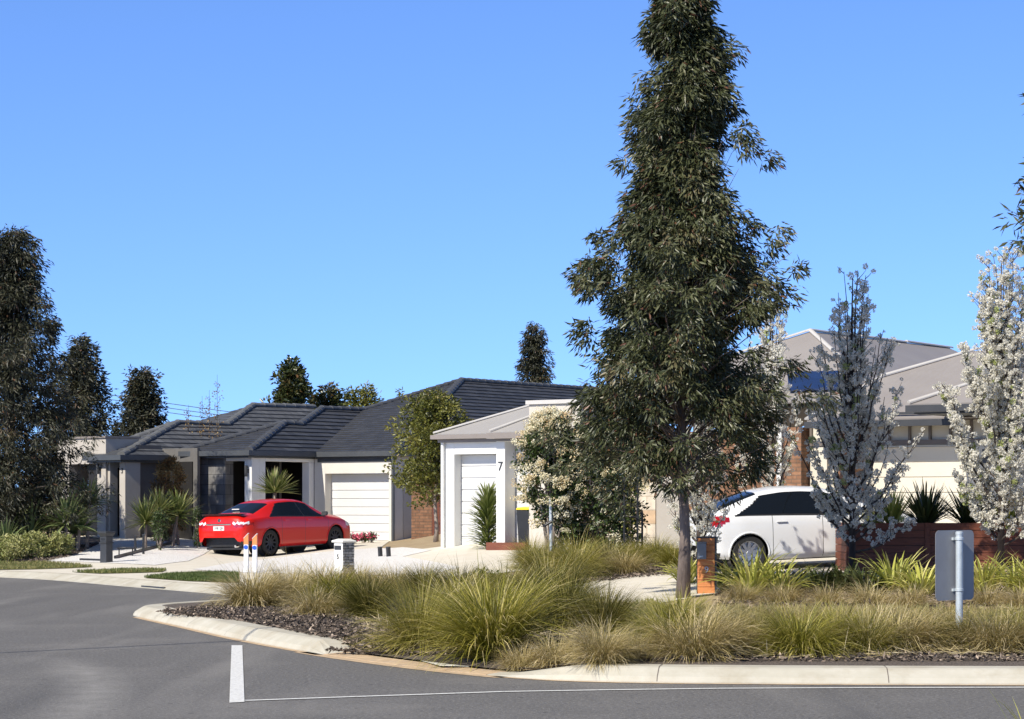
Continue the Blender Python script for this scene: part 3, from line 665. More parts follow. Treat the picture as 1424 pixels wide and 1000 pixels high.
m.box(Ee.x+.1, a0, Ee.y+.03, -.002, Ee.z-.2, Ee.z-.121); m.box(Ep.x+.1, a2-.004, Ep.y+.03, qP-.002, Ep.z-.2, Ep.z-.151)
m.build('gutter', M['taupe'], hs)
# ---- house at the right
fr = Frame(1205, 50, 36, .8)
hr = fr.root('metal_roof_house', 'beige house with brown framed garage and large taupe metal roof behind the pear blossom')
o0, o1 = fr.q(1150, 613, 0), fr.q(1349, 613, 0); pe = fr.q(1460, 700, 0).x; ps = fr.q(1080, 700, 0).x; zw = fr.q(1300, 570, 0).z
zs0, zs1 = fr.q(1250, 612, 0).z, fr.q(1250, 586, 0).z
m = MB(); front_wall(m, o0.x-.4, pe, 0, .3, -.5, zs0-.12, [(o0.x, o1.x, -.5, zs0-.13)]); m.box(o0.x-.4, pe, .03, .3, zs0-.118, zw); m.box(pe-.3, pe-.01, .302, 9, -.5, zw-.01); 
m.build('wall', M['door_cream'], hr)
m = MB(); m.box(o0.x-.4, pe, -.03, .028, zs0-.1, zs0); m.box(o0.x-.4, pe, -.03, .028, zs1, zs1+.1)
for i in range(16):
    x = o0.x-.4+i*.46
    if x < pe-.05: m.box(x, x+.05, -.028, .027, zs0+.001, zs1-.001)
m.build('frieze_frame', M['brown_frame'], hr)
panel_door(hr, o0.x+.003, o1.x-.003, .12, -.2, zs0-.135, 7, M['door_cream'])
m = MB(); m.box(ps-7, o0.x-.41, 1.2, 1.5, -.5, zw-.3); m.box(ps-7, ps-6.7, 1.51, 9, -.5, zw-.3); m.build('brick_wall', M['brick'], hr)
pc0 = fr.q(1090, 650, -.3).x; pc1 = fr.q(1112, 650, -.3).x
m = MB(); m.box(pc0, pc0+.42, -.3, .12, -.5, zs0+.3); m.build('brick_pier', M['brick'], hr)
m = MB(); m.box(pc1+.9, pc1+1.3, -.3, .12, -.5, zs0+.3); m.build('brick_pier', M['brick'], hr)
m = MB(); m.box(pc0-.18, pc0-.06, -.3, -.18, -.5, zs0+.3); m.build('porch_post', M['white_render'], hr, bevel=.006)
m = MB(); m.box(ps+.1, o0.x-.45, 1.1, 1.18, -.3, zs0); m.build('window', M['void'], hr)  # near-black panel painted in for the dark opening behind the piers
m = MB(); m.box(o1.x+.32, o1.x+.44, -.12, -.002, fr.q(1360, 645, 0).z, fr.q(1360, 625, 0).z); m.build('wall_lamp', M['charcoal'], hr)
# roofs
zg = fr.q(1300, 561, -2.1).z
Eg = fr.q(1264, 560, -2.1); Eg.z = zg; n20 = up_plane((0, -1), R(20)); Tg = fr.pl(1345, 535, Eg, n20)
m = MB(); sheet(m, [Eg, Eg+Vector((5.5, 0, 0)), Tg+Vector((4, 0, 0)), Tg]); sheet(m, [Eg, Tg, Tg+Vector((0, 1.2, 0)), Eg+Vector((0, 2.2, 0))])
Em = fr.q(1122, 585, -.6); T1 = fr.pl(1226, 525, Em, n20); T2 = fr.pl(1352, 488, Em, n20)
sheet(m, [Em, Em+Vector((9.5, 0, 0)), T2+Vector((4, 0, 0)), T2, T1])
Ar = at(1127, 461, 57); d = Ar-fr.o; Al = Vector((d.x*fr.u.x+d.y*fr.u.y, d.x*fr.v.x+d.y*fr.v.y, d.z))
Br = Al+Vector((0, 7.5, 0)); tp = math.tan(R(24))
sheet(m, [Al, Br, Br+Vector((6.5, 0, -6.5*tp)), Al+Vector((4.2, -4.2, -4.2*tp))]); sheet(m, [Al, Al+Vector((4.2, -4.2, -4.2*tp)), Al+Vector((-4.2, -4.2, -4.2*tp))]); sheet(m, [Al, Al+Vector((-4.2, -4.2, -4.2*tp)), Br+Vector((-5, 0, -5*tp)), Br])
m.build('roof', M['metal_roof_taupe'], hr)
m = MB(); up = Vector((0, 0, .012))
for a, b in ((Eg, Tg), (Em, T1), (T1, T2), (Al, Br), (Al, Al+Vector((4.2, -4.2, -4.2*tp))), (Al, Al+Vector((-4.2, -4.2, -4.2*tp)))): m = MB(); caps(m, a+up, b+up, .055, 3); m.build('hip_capping', M['metal_cap'], hr)
m = MB(); m.box(Eg.x-.02, Eg.x+5.6, Eg.y-.12, Eg.y+.02, zg-.16, zg-.03); m.box(Eg.x+.1, Eg.x+5.5, Eg.y+.03, -.04, zg-.2, zg-.17); m.box(Em.x, Em.x+3.4, Em.y-.12, Em.y+.02, Em.z-.16, Em.z-.03)
m.box(Eg.x-1.5, Eg.x+5.6, -.5, -.44, zs1+.12, zs1+.17)
m.build('gutter', M['charcoal'], hr)
# solar panel lying on the left slope
n_ = (Al+Vector((-4.2, -4.2, -4.2*tp))-Al).cross(Al+Vector((4.2, -4.2, -4.2*tp))-Al).normalized()
if n_.z < 0: n_ = -n_
c = [fr.pl(x, y, Al, n_)+n_*.1 for x, y in ((1098, 548), (1172, 545), (1166, 521), (1096, 523))]
m = MB(); m.hull([p-n_*.04 for p in c], c); m.build('solar_panel', M['solar'], hr)
# ---------------------------------------------------------------- planting
def unit(a): return a/np.maximum(np.linalg.norm(a, axis=-1, keepdims=True), 1e-9)
def leaves(name, P, D, L, W, mt, parent, tint, fold=.25):
    """folded diamond leaves: base P, direction D, length L, width W"""
    n = len(P); D = unit(D); r = unit(rng.normal(size=(n, 3))); S = unit(np.cross(D, r)); Nn = np.cross(S, D)
    L = np.broadcast_to(L, (n,))[:, None]; W = np.broadcast_to(W, (n,))[:, None]
    mid = P+D*L*.45
    V = np.stack([P, mid+S*W/2+Nn*W*fold, P+D*L, mid-S*W/2+Nn*W*fold], 1)
    b = np.arange(n)*4
    Fc = np.concatenate([np.stack([b, b+1, b+2], 1), np.stack([b, b+2, b+3], 1)])
    return np_mesh(name, V, Fc, mt, parent, tint=np.repeat(np.clip(tint, 0, 1), 4))
def straps(name, base, ang, lean, L, W, droop, mt, parent, tint, seg=5, fold=.15, tipgain=.25):
    """arching strap leaves: base (n,3), heading ang, lean from vertical, length, width, droop"""
    n = len(base); t = np.linspace(0, 1, seg+1)
    h = np.stack([np.cos(ang), np.sin(ang), np.zeros(n)], 1); s = np.stack([-np.sin(ang), np.cos(ang), np.zeros(n)], 1)
    th = lean[:, None]+droop[:, None]*t[None, :]**1.5
    ds = L[:, None]/seg
    dx = np.sin(th)*ds; dz = np.cos(th)*ds
    x = np.concatenate([np.zeros((n, 1)), np.cumsum((dx[:, :-1]+dx[:, 1:])/2, 1)], 1); z = np.concatenate([np.zeros((n, 1)), np.cumsum((dz[:, :-1]+dz[:, 1:])/2, 1)], 1)
    C = base[:, None, :]+h[:, None, :]*x[..., None]; C[..., 2] += z
    C[..., 2] = np.maximum(C[..., 2], .012)
    wv = np.interp(t, [0, .15, .5, .85, 1], [.75, 1, .95, .5, .04])
    tw = rng.uniform(-.6, .6, n)
    sd = s*np.cos(tw)[:, None]; sd[:, 2] += np.sin(tw)*.6
    off = sd[:, None, :]*(W[:, None]*wv[None, :]/2)[..., None]
    V = np.stack([C-off, C+off], 2)
    b = (np.arange(n)*(seg+1)*2)[:, None]+(np.arange(seg)*2)[None, :]
    Fc = np.stack([b, b+1, b+3, b+2], -1).reshape(-1, 4)
    ti = np.clip(tint[:, None]+tipgain*(t[None, :]**2), 0, 1)
    return np_mesh(name, V, Fc, mt, parent, smooth=True, tint=np.repeat(ti[..., None], 2, -1))
def vn(v): return np.array(v, float)

from mathutils import noise as mnoise
def gum_tree(name, base, height, rad, label, group=None, limbs=120, per=9, nl=46, leafL=.15, leafW=.024, mt=None, trunk_r=.11, clear=.22, bark=None, lumps=.18, droop=.75, ecc=None, lean=(0, 0), spread=.13, hollow=None, gaps=None, category='tree'):
    """rad(zfrac, az) -> crown radius; leaves hang in sprays along limbs"""
    root = empty(name, base, label, category, group)
    m = MB(); k = 10
    pts = [(lean[0]*(i/k)**2+.03*math.sin(i*1.7), lean[1]*(i/k)**2+.03*math.cos(i*2.1), height*.97*i/k) for i in range(k+1)]
    rr = [trunk_r*(1.28 if i == 0 else 1)*(1-.93*(i/k)**.9) for i in range(k+1)]
    tp = np.array(pts)
    C = []; CR = []
    for i in range(limbs):
        f = clear+(1-clear)*((i+rng.uniform(0, 1))/limbs)**1.08
        az = i*2.39996+rng.uniform(-.5, .5)
        r = rad(f, az)*rng.uniform(1-lumps*1.6, 1.0+lumps*.5)
        zf = max(.155 if clear < .3 else .1, f*.90-.02-.09*rng.uniform()*(1 if f > .35 else .5))
        p0 = np.array([np.interp(zf*height, tp[:, 2], tp[:, q]) for q in range(2)]+[zf*height])
        p1 = np.array([np.interp(f*height, tp[:, 2], tp[:, 0])+r*math.cos(az), np.interp(f*height, tp[:, 2], tp[:, 1])+r*math.sin(az), f*height])
        mid = (p0+p1)/2+np.array([0, 0, .12*r])
        q = [(1-t)**2*p0+2*t*(1-t)*mid+t*t*p1 for t in np.linspace(0, 1, 5)]
        br = max(.006, .018*(1-f)+.008)*trunk_r/.11
        m.tube(q, [br, br*.85, br*.65, br*.45, br*.25], 5, cap=False)
        for t in np.linspace(.30, 1.0, per):
            c = (1-t)**2*p0+2*t*(1-t)*mid+t*t*p1
            C.append(c+rng.normal(size=3)*np.array([1, 1, .75])*(.10+.20*(1-t)+.10*r)); CR.append(spread*rng.uniform(.7, 1.35))
    for t in np.linspace(max(.5, clear+.1), .995, 40): C.append(np.array([np.interp(t*height, tp[:, 2], tp[:, 0]), np.interp(t*height, tp[:, 2], tp[:, 1]), t*height])+rng.normal(size=3)*.10); CR.append(spread)
    C = np.array(C); CR = np.array(CR)
    if hollow:
        rr_ = np.hypot(C[:, 0], C[:, 1]); kp = ~((C[:, 2] < hollow[0]) & (rr_ < hollow[1]*(1-.5*C[:, 2]/hollow[0])*2)); C = C[kp]; CR = CR[kp]
    nz = np.array([mnoise.noise(Vector(c*(gaps[1] if gaps else 1.5))+Vector(base)) for c in C])
    if gaps: kp = (nz > gaps[0]) | (C[:, 2] > .86*height); C = C[kp]; CR = CR[kp]; nz = nz[kp]
    n = len(C)
    m.tube(pts, rr, 14)
    m.build('trunk', bark or M['bark'], root, smooth=True)
    idx = np.repeat(np.arange(n), nl)
    o = unit(rng.normal(size=(len(idx), 3)))*(rng.uniform(0, 1, len(idx))**.5)[:, None]*CR[idx][:, None]*np.array([1.25, 1.25, 1.0])
    P = C[idx]+o
    out = P-np.stack([np.interp(P[:, 2], tp[:, 2], tp[:, 0]), np.interp(P[:, 2], tp[:, 2], tp[:, 1]), P[:, 2]], 1)
    D = unit(unit(out)*.55+unit(o)*.5+rng.normal(size=P.shape)*.45)+np.array([0, 0, -droop])
    tint = np.repeat(rng.uniform(.15, .7, n)+nz*.5, nl)+rng.normal(size=len(idx))*.16
    tint = np.where(rng.uniform(size=len(idx)) < .03, 1, np.clip(tint, 0, .94))
    leaves('crown', P, D, leafL*rng.uniform(.6, 1.25, len(idx)), leafW*rng.uniform(.7, 1.3, len(idx)), mt or M['gum'], root, tint)
    return root

# the tall gum by the kerb: silhouette read as (height px, left px, right px)
TY = 36.5; tb = gy(950, TY); TS = F/TY
SIL = [(-62, 953, 957), (-30, 938, 966), (0, 926, 980), (25, 912, 1002), (50, 902, 1020), (100, 882, 1030), (150, 880, 1044), (200, 884, 1062), (250, 888, 1062), (300, 872, 1070), (335, 815, 1104), (355, 786, 1112), (380, 784, 1100), (400, 790, 1085), (450, 802, 1088), (500, 797, 1096), (550, 783, 1098), (590, 778, 1092), (615, 788, 1085), (638, 820, 1070)]
hz = [(HC-(y-YH)/TS-tb.z) for y, _, _ in SIL][::-1]; lr = [(950-l)/TS for _, l, r in SIL][::-1]; r2 = [(r-950)/TS for _, l, r in SIL][::-1]
TH = hz[-1]
def rad_main(f, az):
    z = f*TH; cut = .26 if z > 5.25 else .15; a = max(.1, np.interp(z, hz, lr)-cut); b = max(.1, np.interp(z, hz, r2)-cut); c = math.cos(az); d = .5*(a+b)*.95
    return (b if c > 0 else a)*c*c+d*(1-c*c)
gum_tree('gum_tree', tb, TH, rad_main, 'tall gum tree with bare straight trunk standing beside the orange letterbox', limbs=260, per=10, nl=84, leafL=.14, leafW=.030, trunk_r=.092, clear=.20, lumps=.26, spread=.165, droop=.7, hollow=(3.4, .55), gaps=(-.16, 1.35))

def cone_rad(R0, peak=.3, lo=.55, top=.08, wob=.12, ph=0.0):
    def f_(f, az):
        r = np.interp(f, [0, peak, .6, .85, 1], [R0*lo, R0, R0*.72, R0*.36, R0*top])
        return float(r*(1+wob*math.sin(3*az+f*9+ph)+wob*.7*math.sin(11*f+ph*2)))
    return f_
# big dark gum on the left with its neighbours
b = gy(16, 64.5); gum_tree('gum_tree', b, 8.75, cone_rad(2.1, .36, .95, .14, .12, 1.0), 'dark bulky gum tree at the left edge shading the garden bed', limbs=150, per=8, nl=56, leafL=.17, leafW=.034, mt=M['gum_dark'], bark=M['bark_dark'], trunk_r=.14, clear=.12, lumps=.22, spread=.2, gaps=(-.42, 1.4))
b = gy(-64, 67); gum_tree('gum_tree', b, 6.2, cone_rad(1.9, .42, .8, .12, .12, 2.0), 'lower dark gum tree cut off by the left edge of the picture', limbs=80, per=8, nl=36, leafL=.20, leafW=.036, mt=M['gum_dark'], bark=M['bark_dark'], trunk_r=.14, clear=.15, lumps=.22, spread=.18)
b = gy(112, 84); gum_tree('gum_tree', b, 6.5, cone_rad(1.6, .4, .95, .12, .2, 3.0), 'rounded reddish dark tree just right of the bulky left gum', limbs=90, per=8, nl=30, leafL=.18, leafW=.05, mt=M['gum_dark'], bark=M['bark_dark'], trunk_r=.12, clear=.2, lumps=.25, spread=.18, droop=.3, group='trees behind the houses')
b = gy(196, 92); gum_tree('leafy_tree', b, 5.8, cone_rad(1.4, .42, .95, .15, .22, 4.2), 'dark green tree standing behind the roof of the taupe grey house', limbs=80, per=8, nl=30, leafL=.17, leafW=.06, mt=M['gum_dark'], bark=M['bark_dark'], trunk_r=.12, clear=.3, lumps=.25, spread=.18, droop=.3, group='trees behind the houses')
b = gy(407, 95); gum_tree('magnolia_tree', b, 6.3, cone_rad(1.35, .55, .9, .12, .12, .4), 'brown green magnolia with pointed top behind the dark tiled roof', limbs=70, per=7, nl=20, leafL=.22, leafW=.10, mt=M['magnolia'], trunk_r=.11, clear=.3, lumps=.25, spread=.2, droop=-.2, group='trees behind the houses')
b = gy(456, 97); gum_tree('magnolia_tree', b, 5.7, cone_rad(.95, .6, .9, .5, .12, 1.4), 'dark green round topped magnolia behind the dark tiled roof', limbs=50, per=7, nl=20, leafL=.22, leafW=.10, mt=M['magnolia'], trunk_r=.11, clear=.3, lumps=.25, spread=.2, droop=-.2, group='trees behind the houses')
for px_, lab, h_ in ((490, 'small far olive brown treetop left of its twin above the roof valley', 7.4), (511, 'smallest far treetop peeping just above the roof valley', 7.6)):
    b = gy(px_, 140); gum_tree('distant_tree', b, h_, lambda f, az: .28+.45*math.sin(math.pi*min(1, max(0, (f-.6)/.4))) if f > .6 else .3, lab, limbs=30, per=6, nl=14, leafL=.25, leafW=.09, mt=M['olive'], trunk_r=.09, clear=.55, spread=.2, droop=0, group='trees behind the houses')
b = gy(743, 110); gum_tree('conifer', b, 9.0, cone_rad(1.15, .45, .9, .06, .12, 2.2), 'dark narrow treetop rising behind the ridge of the dark tiled roof', limbs=70, per=7, nl=30, leafL=.2, leafW=.05, mt=M['gum_dark'], bark=M['bark_dark'], trunk_r=.1, clear=.4, lumps=.2, spread=.18, group='trees behind the houses')
b = gy(742, 30); 
b = gy(1552, 30); gum_tree('gum_tree', b, 9.6, cone_rad(1.2, .6, .8, .5, .10, 5.1), 'gum branch tips reaching in at the top right edge', limbs=75, per=8, nl=18, leafL=.15, leafW=.034, mt=M['gum'], trunk_r=.09, clear=.5, lumps=.18, spread=.12, droop=.3)
# olive tree between the tiled house and number 7
b = gy(606, 63)
gum_tree('olive_tree', b, 3.95, lambda f, az: np.interp(f, [0, .3, .5, .8, 1], [.2, .5, 1.2, 1.0, .3])*(1+.24*math.sin(2*az+f*10)), 'yellow green leafy tree between the white garage and house number 7', limbs=75, per=7, nl=26, leafL=.10, leafW=.055, mt=M['olive'], trunk_r=.06, clear=.36, lumps=.3, spread=.14, droop=-.1, bark=M['bark_pale'])

# ---- flowering pears
def pear_tree(base, height, R0, label, n_b=26, dens=1.0, bot=.10, seed=0):
    root = empty('pear_tree', base, label, 'tree', 'white flowering pear trees')
    m = MB(); PB = []; 
    m.tube([(0, 0, -.05), (.01, .02, height*.3), (-.02, 0, height*.65), (.01, 0, height*.97)], [.06, .05, .03, .008], 10)
    for i in range(n_b):
        az = i*2.4+rng.uniform(-.4, .4); z0 = height*(.08+.5*(i/n_b)); top = height*min(.99, .22+.78*(i/n_b)**.85+rng.uniform(-.05, .07))
        r = R0*np.interp(top/height, [.2, .4, .65, 1], [.75, 1.0, .62, .15])*rng.uniform(.5, 1.1)
        q = []
        for t in np.linspace(0, 1, 7):
            q.append(np.array([r*math.cos(az)*t**.75, r*math.sin(az)*t**.75, z0+(top-z0)*t**1.1])+rng.normal(size=3)*.02*(t > 0))
        m.tube(q, [.022*(1-.8*t) for t in np.linspace(0, 1, 7)], 5, cap=False)
        q = np.array(q)
        for t in np.sort(rng.uniform(.1, 1, int(20*dens))):
            c = np.array([np.interp(t*6, range(7), q[:, j]) for j in range(3)])
            PB.append(c+rng.normal(size=3)*.03)
            if rng.uniform() < .7:
                L = rng.uniform(.12, .42)*(1.1-.5*t); a2 = az+rng.normal()*1.3; d = np.array([math.cos(a2)*.7, math.sin(a2)*.7, .75])*L
                m.tube([c, c+d*.5+np.array([0, 0, -.01]), c+d], [.007, .005, .003], 4, cap=False)
                for s_ in ((.6, 1.0) if L > .22 else (1.0,)): PB.append(c+d*s_+rng.normal(size=3)*.025)
    m.build('trunk', M['bark_dark'], root, smooth=True)
    PB = np.array(PB); PB = PB[PB[:, 2] > height*bot]; n = len(PB); k = 44
    idx = np.repeat(np.arange(n), k); o = unit(rng.normal(size=(n*k, 3))); rr = (rng.uniform(.025, .078, n))[idx]
    P = PB[idx]+o*rr[:, None]*.6*(rng.uniform(0, 1, n*k)**.4)[:, None]
    D = o+rng.normal(size=o.shape)*.6
    tint = rng.uniform(.3, .92, n*k); tint = np.where((rng.uniform(size=n) < .06)[idx], 1, tint)
    leaves('blossom', P, D, rr*.48, rr*.46, M['blossom'], root, tint, fold=.1)
    return root
pear_tree(gy(1185, 40.0), 5.15, 1.42, 'pear tree in white blossom standing in shade before the dark timber planter', 48, .85)
pear_tree(gy(1392, 39.6), 5.3, 1.28, 'sunlit pear tree in dense white blossom just right of the blank sign', 54, 1.8)
pear_tree(gy(972, 40.2), 3.7, .85, 'slender pear tree with white blossom directly behind the orange letterbox', 22, .8)
pear_tree(gy(1072, 48), 5.7, .85, 'farther pear tree whose white top shows right of the gum crown', 24, 1.0)
# young stake-tied saplings before the sandstone wall
def sapling(base, h, label, group, lm, twigs=10, leafn=90, bark=None):
    root = empty('sapling', base, label, 'sapling', group); m = MB(); PB = []
    m.tube([(0, 0, -.05), (.01, 0, h*.5), (0, .01, h)], [.012, .009, .004], 6)
    for i in range(twigs):
        z = h*(.25+.7*i/twigs); az = i*2.4; L = .10+.15*rng.uniform()
        e = np.array([math.cos(az)*L*.5, math.sin(az)*L*.5, z+L]); m.tube([(0, 0, z), e], [.005, .002], 4, cap=False)
        for t in (.4, .7, 1): PB.append(np.array([0, 0, z])*(1-t)+e*t)
    m.build('stem', bark or M['bark_dark'], root)
    PB = np.array(PB); idx = rng.integers(0, len(PB), leafn); P = PB[idx]+rng.normal(size=(leafn, 3))*.05
    leaves('foliage', P, rng.normal(size=(leafn, 3))+np.array([0, 0, -.3]), rng.uniform(.05, .09, leafn), .035, lm, root, rng.uniform(0, 1, leafn))
    return root
sapling(gy(876, 46), 1.75, 'spindly yellow leafed sapling tied between two dark stakes', None, M['olive'], 16, 160)
for i, px_ in enumerate((262, 281, 291, 302)):
    sapling(gy(px_, 74), (4.0, 4.3, 4.5, 5.0)[i], ('shortest bare reedy sapling rising past the grey tiled roof, leftmost of the row', 'thin bare sapling second from the left before the grey tiled roof', 'thin bare sapling third from the left before the grey tiled roof', 'tallest bare reedy sapling, its tip highest above the grey tiled roof')[i], 'bare saplings before the grey roof', M['brownleaf'], 26, 220)

# ---- bushes
def bush(name, base, rx, rz, label, mt, n=160, nl=40, leafL=.09, leafW=.045, stems=7, group=None, flowers=None, z0=.1, flat=.9, droop=.1, cat='bush', prof=None, ry=None):
    root = empty(name, base, label, cat, group); m = MB(); C = []
    ry = ry or rx
    for i in range(n):
        f = rng.uniform(0, 1)**.85; az = rng.uniform(0, 2*math.pi)
        w = np.interp(f, *prof) if prof else math.sqrt(max(.05, 1-(2*f-1)**2))
        r = w*rng.uniform(.35, 1)**.5*rng.uniform(.8, 1.08)
        C.append((rx*r*math.cos(az), ry*r*math.sin(az), z0+rz*f))
    C = np.array(C)
    for i in range(stems):
        c = C[rng.integers(0, n)]; m.tube([(c[0]*.08, c[1]*.08, -.05), (c[0]*.4, c[1]*.4, c[2]*.5), c], [.02, .014, .006], 6)
    m.build('stems', M['bark_pale'], root)
    idx = np.repeat(np.arange(n), nl); o = unit(rng.normal(size=(n*nl, 3)))*(rng.uniform(0, 1, n*nl)**.5)[:, None]*.2*max(.4, min(1, rx))
    P = C[idx]+o; P[:, 2] = np.maximum(P[:, 2], .02)
    leaves('foliage', P, o*3+rng.normal(size=P.shape)*.4+np.array([0, 0, -droop]), leafL*rng.uniform(.6, 1.2, n*nl), leafW*rng.uniform(.7, 1.2, n*nl), mt, root, np.repeat(rng.uniform(.1, .8, n), nl)+rng.normal(size=n*nl)*.15)
    if flowers:
        nf, side = flowers; sel = C[rng.choice(n, min(n, nf), False)]; rr0 = []
        PB = []
        for c in sel:
            d = np.array([c[0]/rx, c[1]/ry, (c[2]-z0-rz*.5)/rz*1.6+.15]); d /= np.linalg.norm(d)+1e-6
            c2 = c*np.array([1.04, 1.04, 1])+d*.15; R_ = rng.uniform(.08, .15)
            for _ in range(7):
                PB.append(c2+rng.normal(size=3)*R_*np.array([.6, .6, .35])); rr0.append(R_*.45)
        PB = np.array(PB); rr0 = np.array(rr0); k = 26; idx = np.repeat(np.arange(len(PB)), k); o = unit(rng.normal(size=(len(idx), 3)))
        leaves('flowers', PB[idx]+o*rr0[idx][:, None]*.7, o+rng.normal(size=o.shape)*.5, rr0[idx]*.5, rr0[idx]*.4, M['bloom'], root, np.repeat(np.repeat(rng.uniform(.15, .8, len(sel)), 7), k)+rng.normal(size=len(idx))*.15)
    return root
# two flowering viburnums before house number 7
root = bush('viburnum_tree', gy(766, 47), .68, 2.05, 'thin trunked young tree loaded with cream flower heads tied to a grey stake', M['bush'], 210, 34, .10, .05, 16, None, (150, 1), z0=.85, cat='tree', prof=([0, .25, .6, .85, 1], [.35, .8, 1, .7, .3]))
m = MB(); m.tube([(.0, 0, -.05), (.04, 0, .5), (-.03, .02, 1.1), (.02, 0, 1.7)], [.038, .032, .026, .014], 8); m.build('trunk', M['bark_pale'], root, smooth=True)
bush('viburnum_bush', gy(828, 47.5), .95, 2.6, 'broad dark leafed bush with cream flower heads left of the sandstone wall', M['bush'], 330, 40, .11, .05, 10, None, (110, 1), z0=.1, prof=([0, .2, .6, .85, 1], [.75, .95, 1, .8, .35]))
bush('hedge_shrub', gy(236, 69), .50, 2.3, 'tall browning shrub between the taupe grey house and the tiled house', M['brownleaf'], 130, 40, .12, .04, 8, z0=.05, prof=([0, .5, .9, 1], [.9, 1, .7, .3]))
bush('hedge_shrub', gy(64, 66), .7, 2.2, 'pale leafed shrub under the dark gum beside the taupe grey wall', M['brownleaf'], 90, 36, .12, .05, 8, z0=.05)
bush('shrub', gy(275, 66), .13, .95, 'thin upright green shrub in the white gravel left of the red car', M['bush'], 30, 26, .09, .03, 5)
bush('shrub', gy(222, 64), .20, .95, 'low upright green shrub behind the black edging in white gravel', M['bush'], 40, 26, .10, .03, 5)
bush('shrub', gy(676, 38.5), .42, .32, 'low round leafed shrub showing behind the tussocks before house number 7', M['bush'], 60, 26, .06, .05, 5)
for i, px_ in enumerate((492, 505, 516)):
    r_ = bush('flower_clump', gy(px_, 69.5), .12, .15, ('leftmost pink flower clump below the white garage door', 'middle pink flower clump below the white garage door', 'rightmost pink flower clump below the white garage door')[i], M['bush'], 20, 14, .06, .04, 3, 'pink flowers at the garage', cat='flowers')
    n = 80; P = rng.normal(size=(n, 3))*np.array([.09, .09, .05])+np.array([0, 0, .2]); leaves('flowers', P, rng.normal(size=(n, 3)), .07, .06, M['pink'], r_, rng.uniform(0, 1, n))
for i, (px_, Y_, rx_, rz_) in enumerate(((10, 61, .75, .5), (45, 61.5, .7, .5), (76, 62, .5, .45), (-20, 61, .75, .5), (28, 65, .65, .6))):
    bush('groundcover', gy(px_, Y_), rx_, rz_, ('pale leafed low shrub, second from the left in the garden bed', 'pale leafed low shrub in the middle of the left garden bed', 'pale leafed low shrub at the right end of the left garden bed', 'pale leafed low shrub cut by the left picture edge', 'taller pale shrub behind the low row in the left garden bed')[i], M['cover'], 70, 34, .10, .035, 4, 'low shrubs in the left garden bed', droop=0)

# ---- tussock grass
def tussock_mesh(n, L, spread, mt, leanmax=1.15, droop=1.1, W=.0075, tint=(.0, .85)):
    r = np.sqrt(rng.uniform(0, 1, n))*spread; a = rng.uniform(0, 2*math.pi, n)
    base = np.stack([r*np.cos(a), r*np.sin(a), np.zeros(n)], 1)
    ang = a+rng.normal(size=n)*.7; lean = np.abs(rng.normal(size=n))*.42*leanmax+r/spread*.25
    Ln = L*rng.uniform(.55, 1.12, n)*np.where(rng.uniform(size=n) < .05, 1.18, 1); dr = droop*rng.uniform(.35, 1.25, n)+lean*.3
    o = straps('tussock', base, ang, np.minimum(lean, 1.2), Ln, W*rng.uniform(.6, 1.3, n), dr, mt, None, rng.uniform(tint[0], tint[1], n)**1.15, seg=5, tipgain=.22)
    me = o.data; bpy.data.objects.remove(o); return me
TM = [tussock_mesh(int(rng.uniform(1500, 2200)), rng.uniform(.85, 1.02), rng.uniform(.12, .20), M[('tuss', 'tuss_green', 'tuss_dark')[q % 3]], rng.uniform(.9, 1.5), rng.uniform(1.0, 1.9), W=.0078, tint=(.0, rng.uniform(.65, .95))) for q in range(9)]
TS_ = [tussock_mesh(int(rng.uniform(1500, 2200)), .75, rng.uniform(.17, .25), M['straw'], rng.uniform(1.1, 1.5), rng.uniform(1.1, 1.8), W=.0062, tint=(.0, .8)) for _ in range(5)]
TL = [tussock_mesh(1300, .62, rng.uniform(.15, .25), M['straw'], 1.6, 1.5, W=.006) for _ in range(3)]
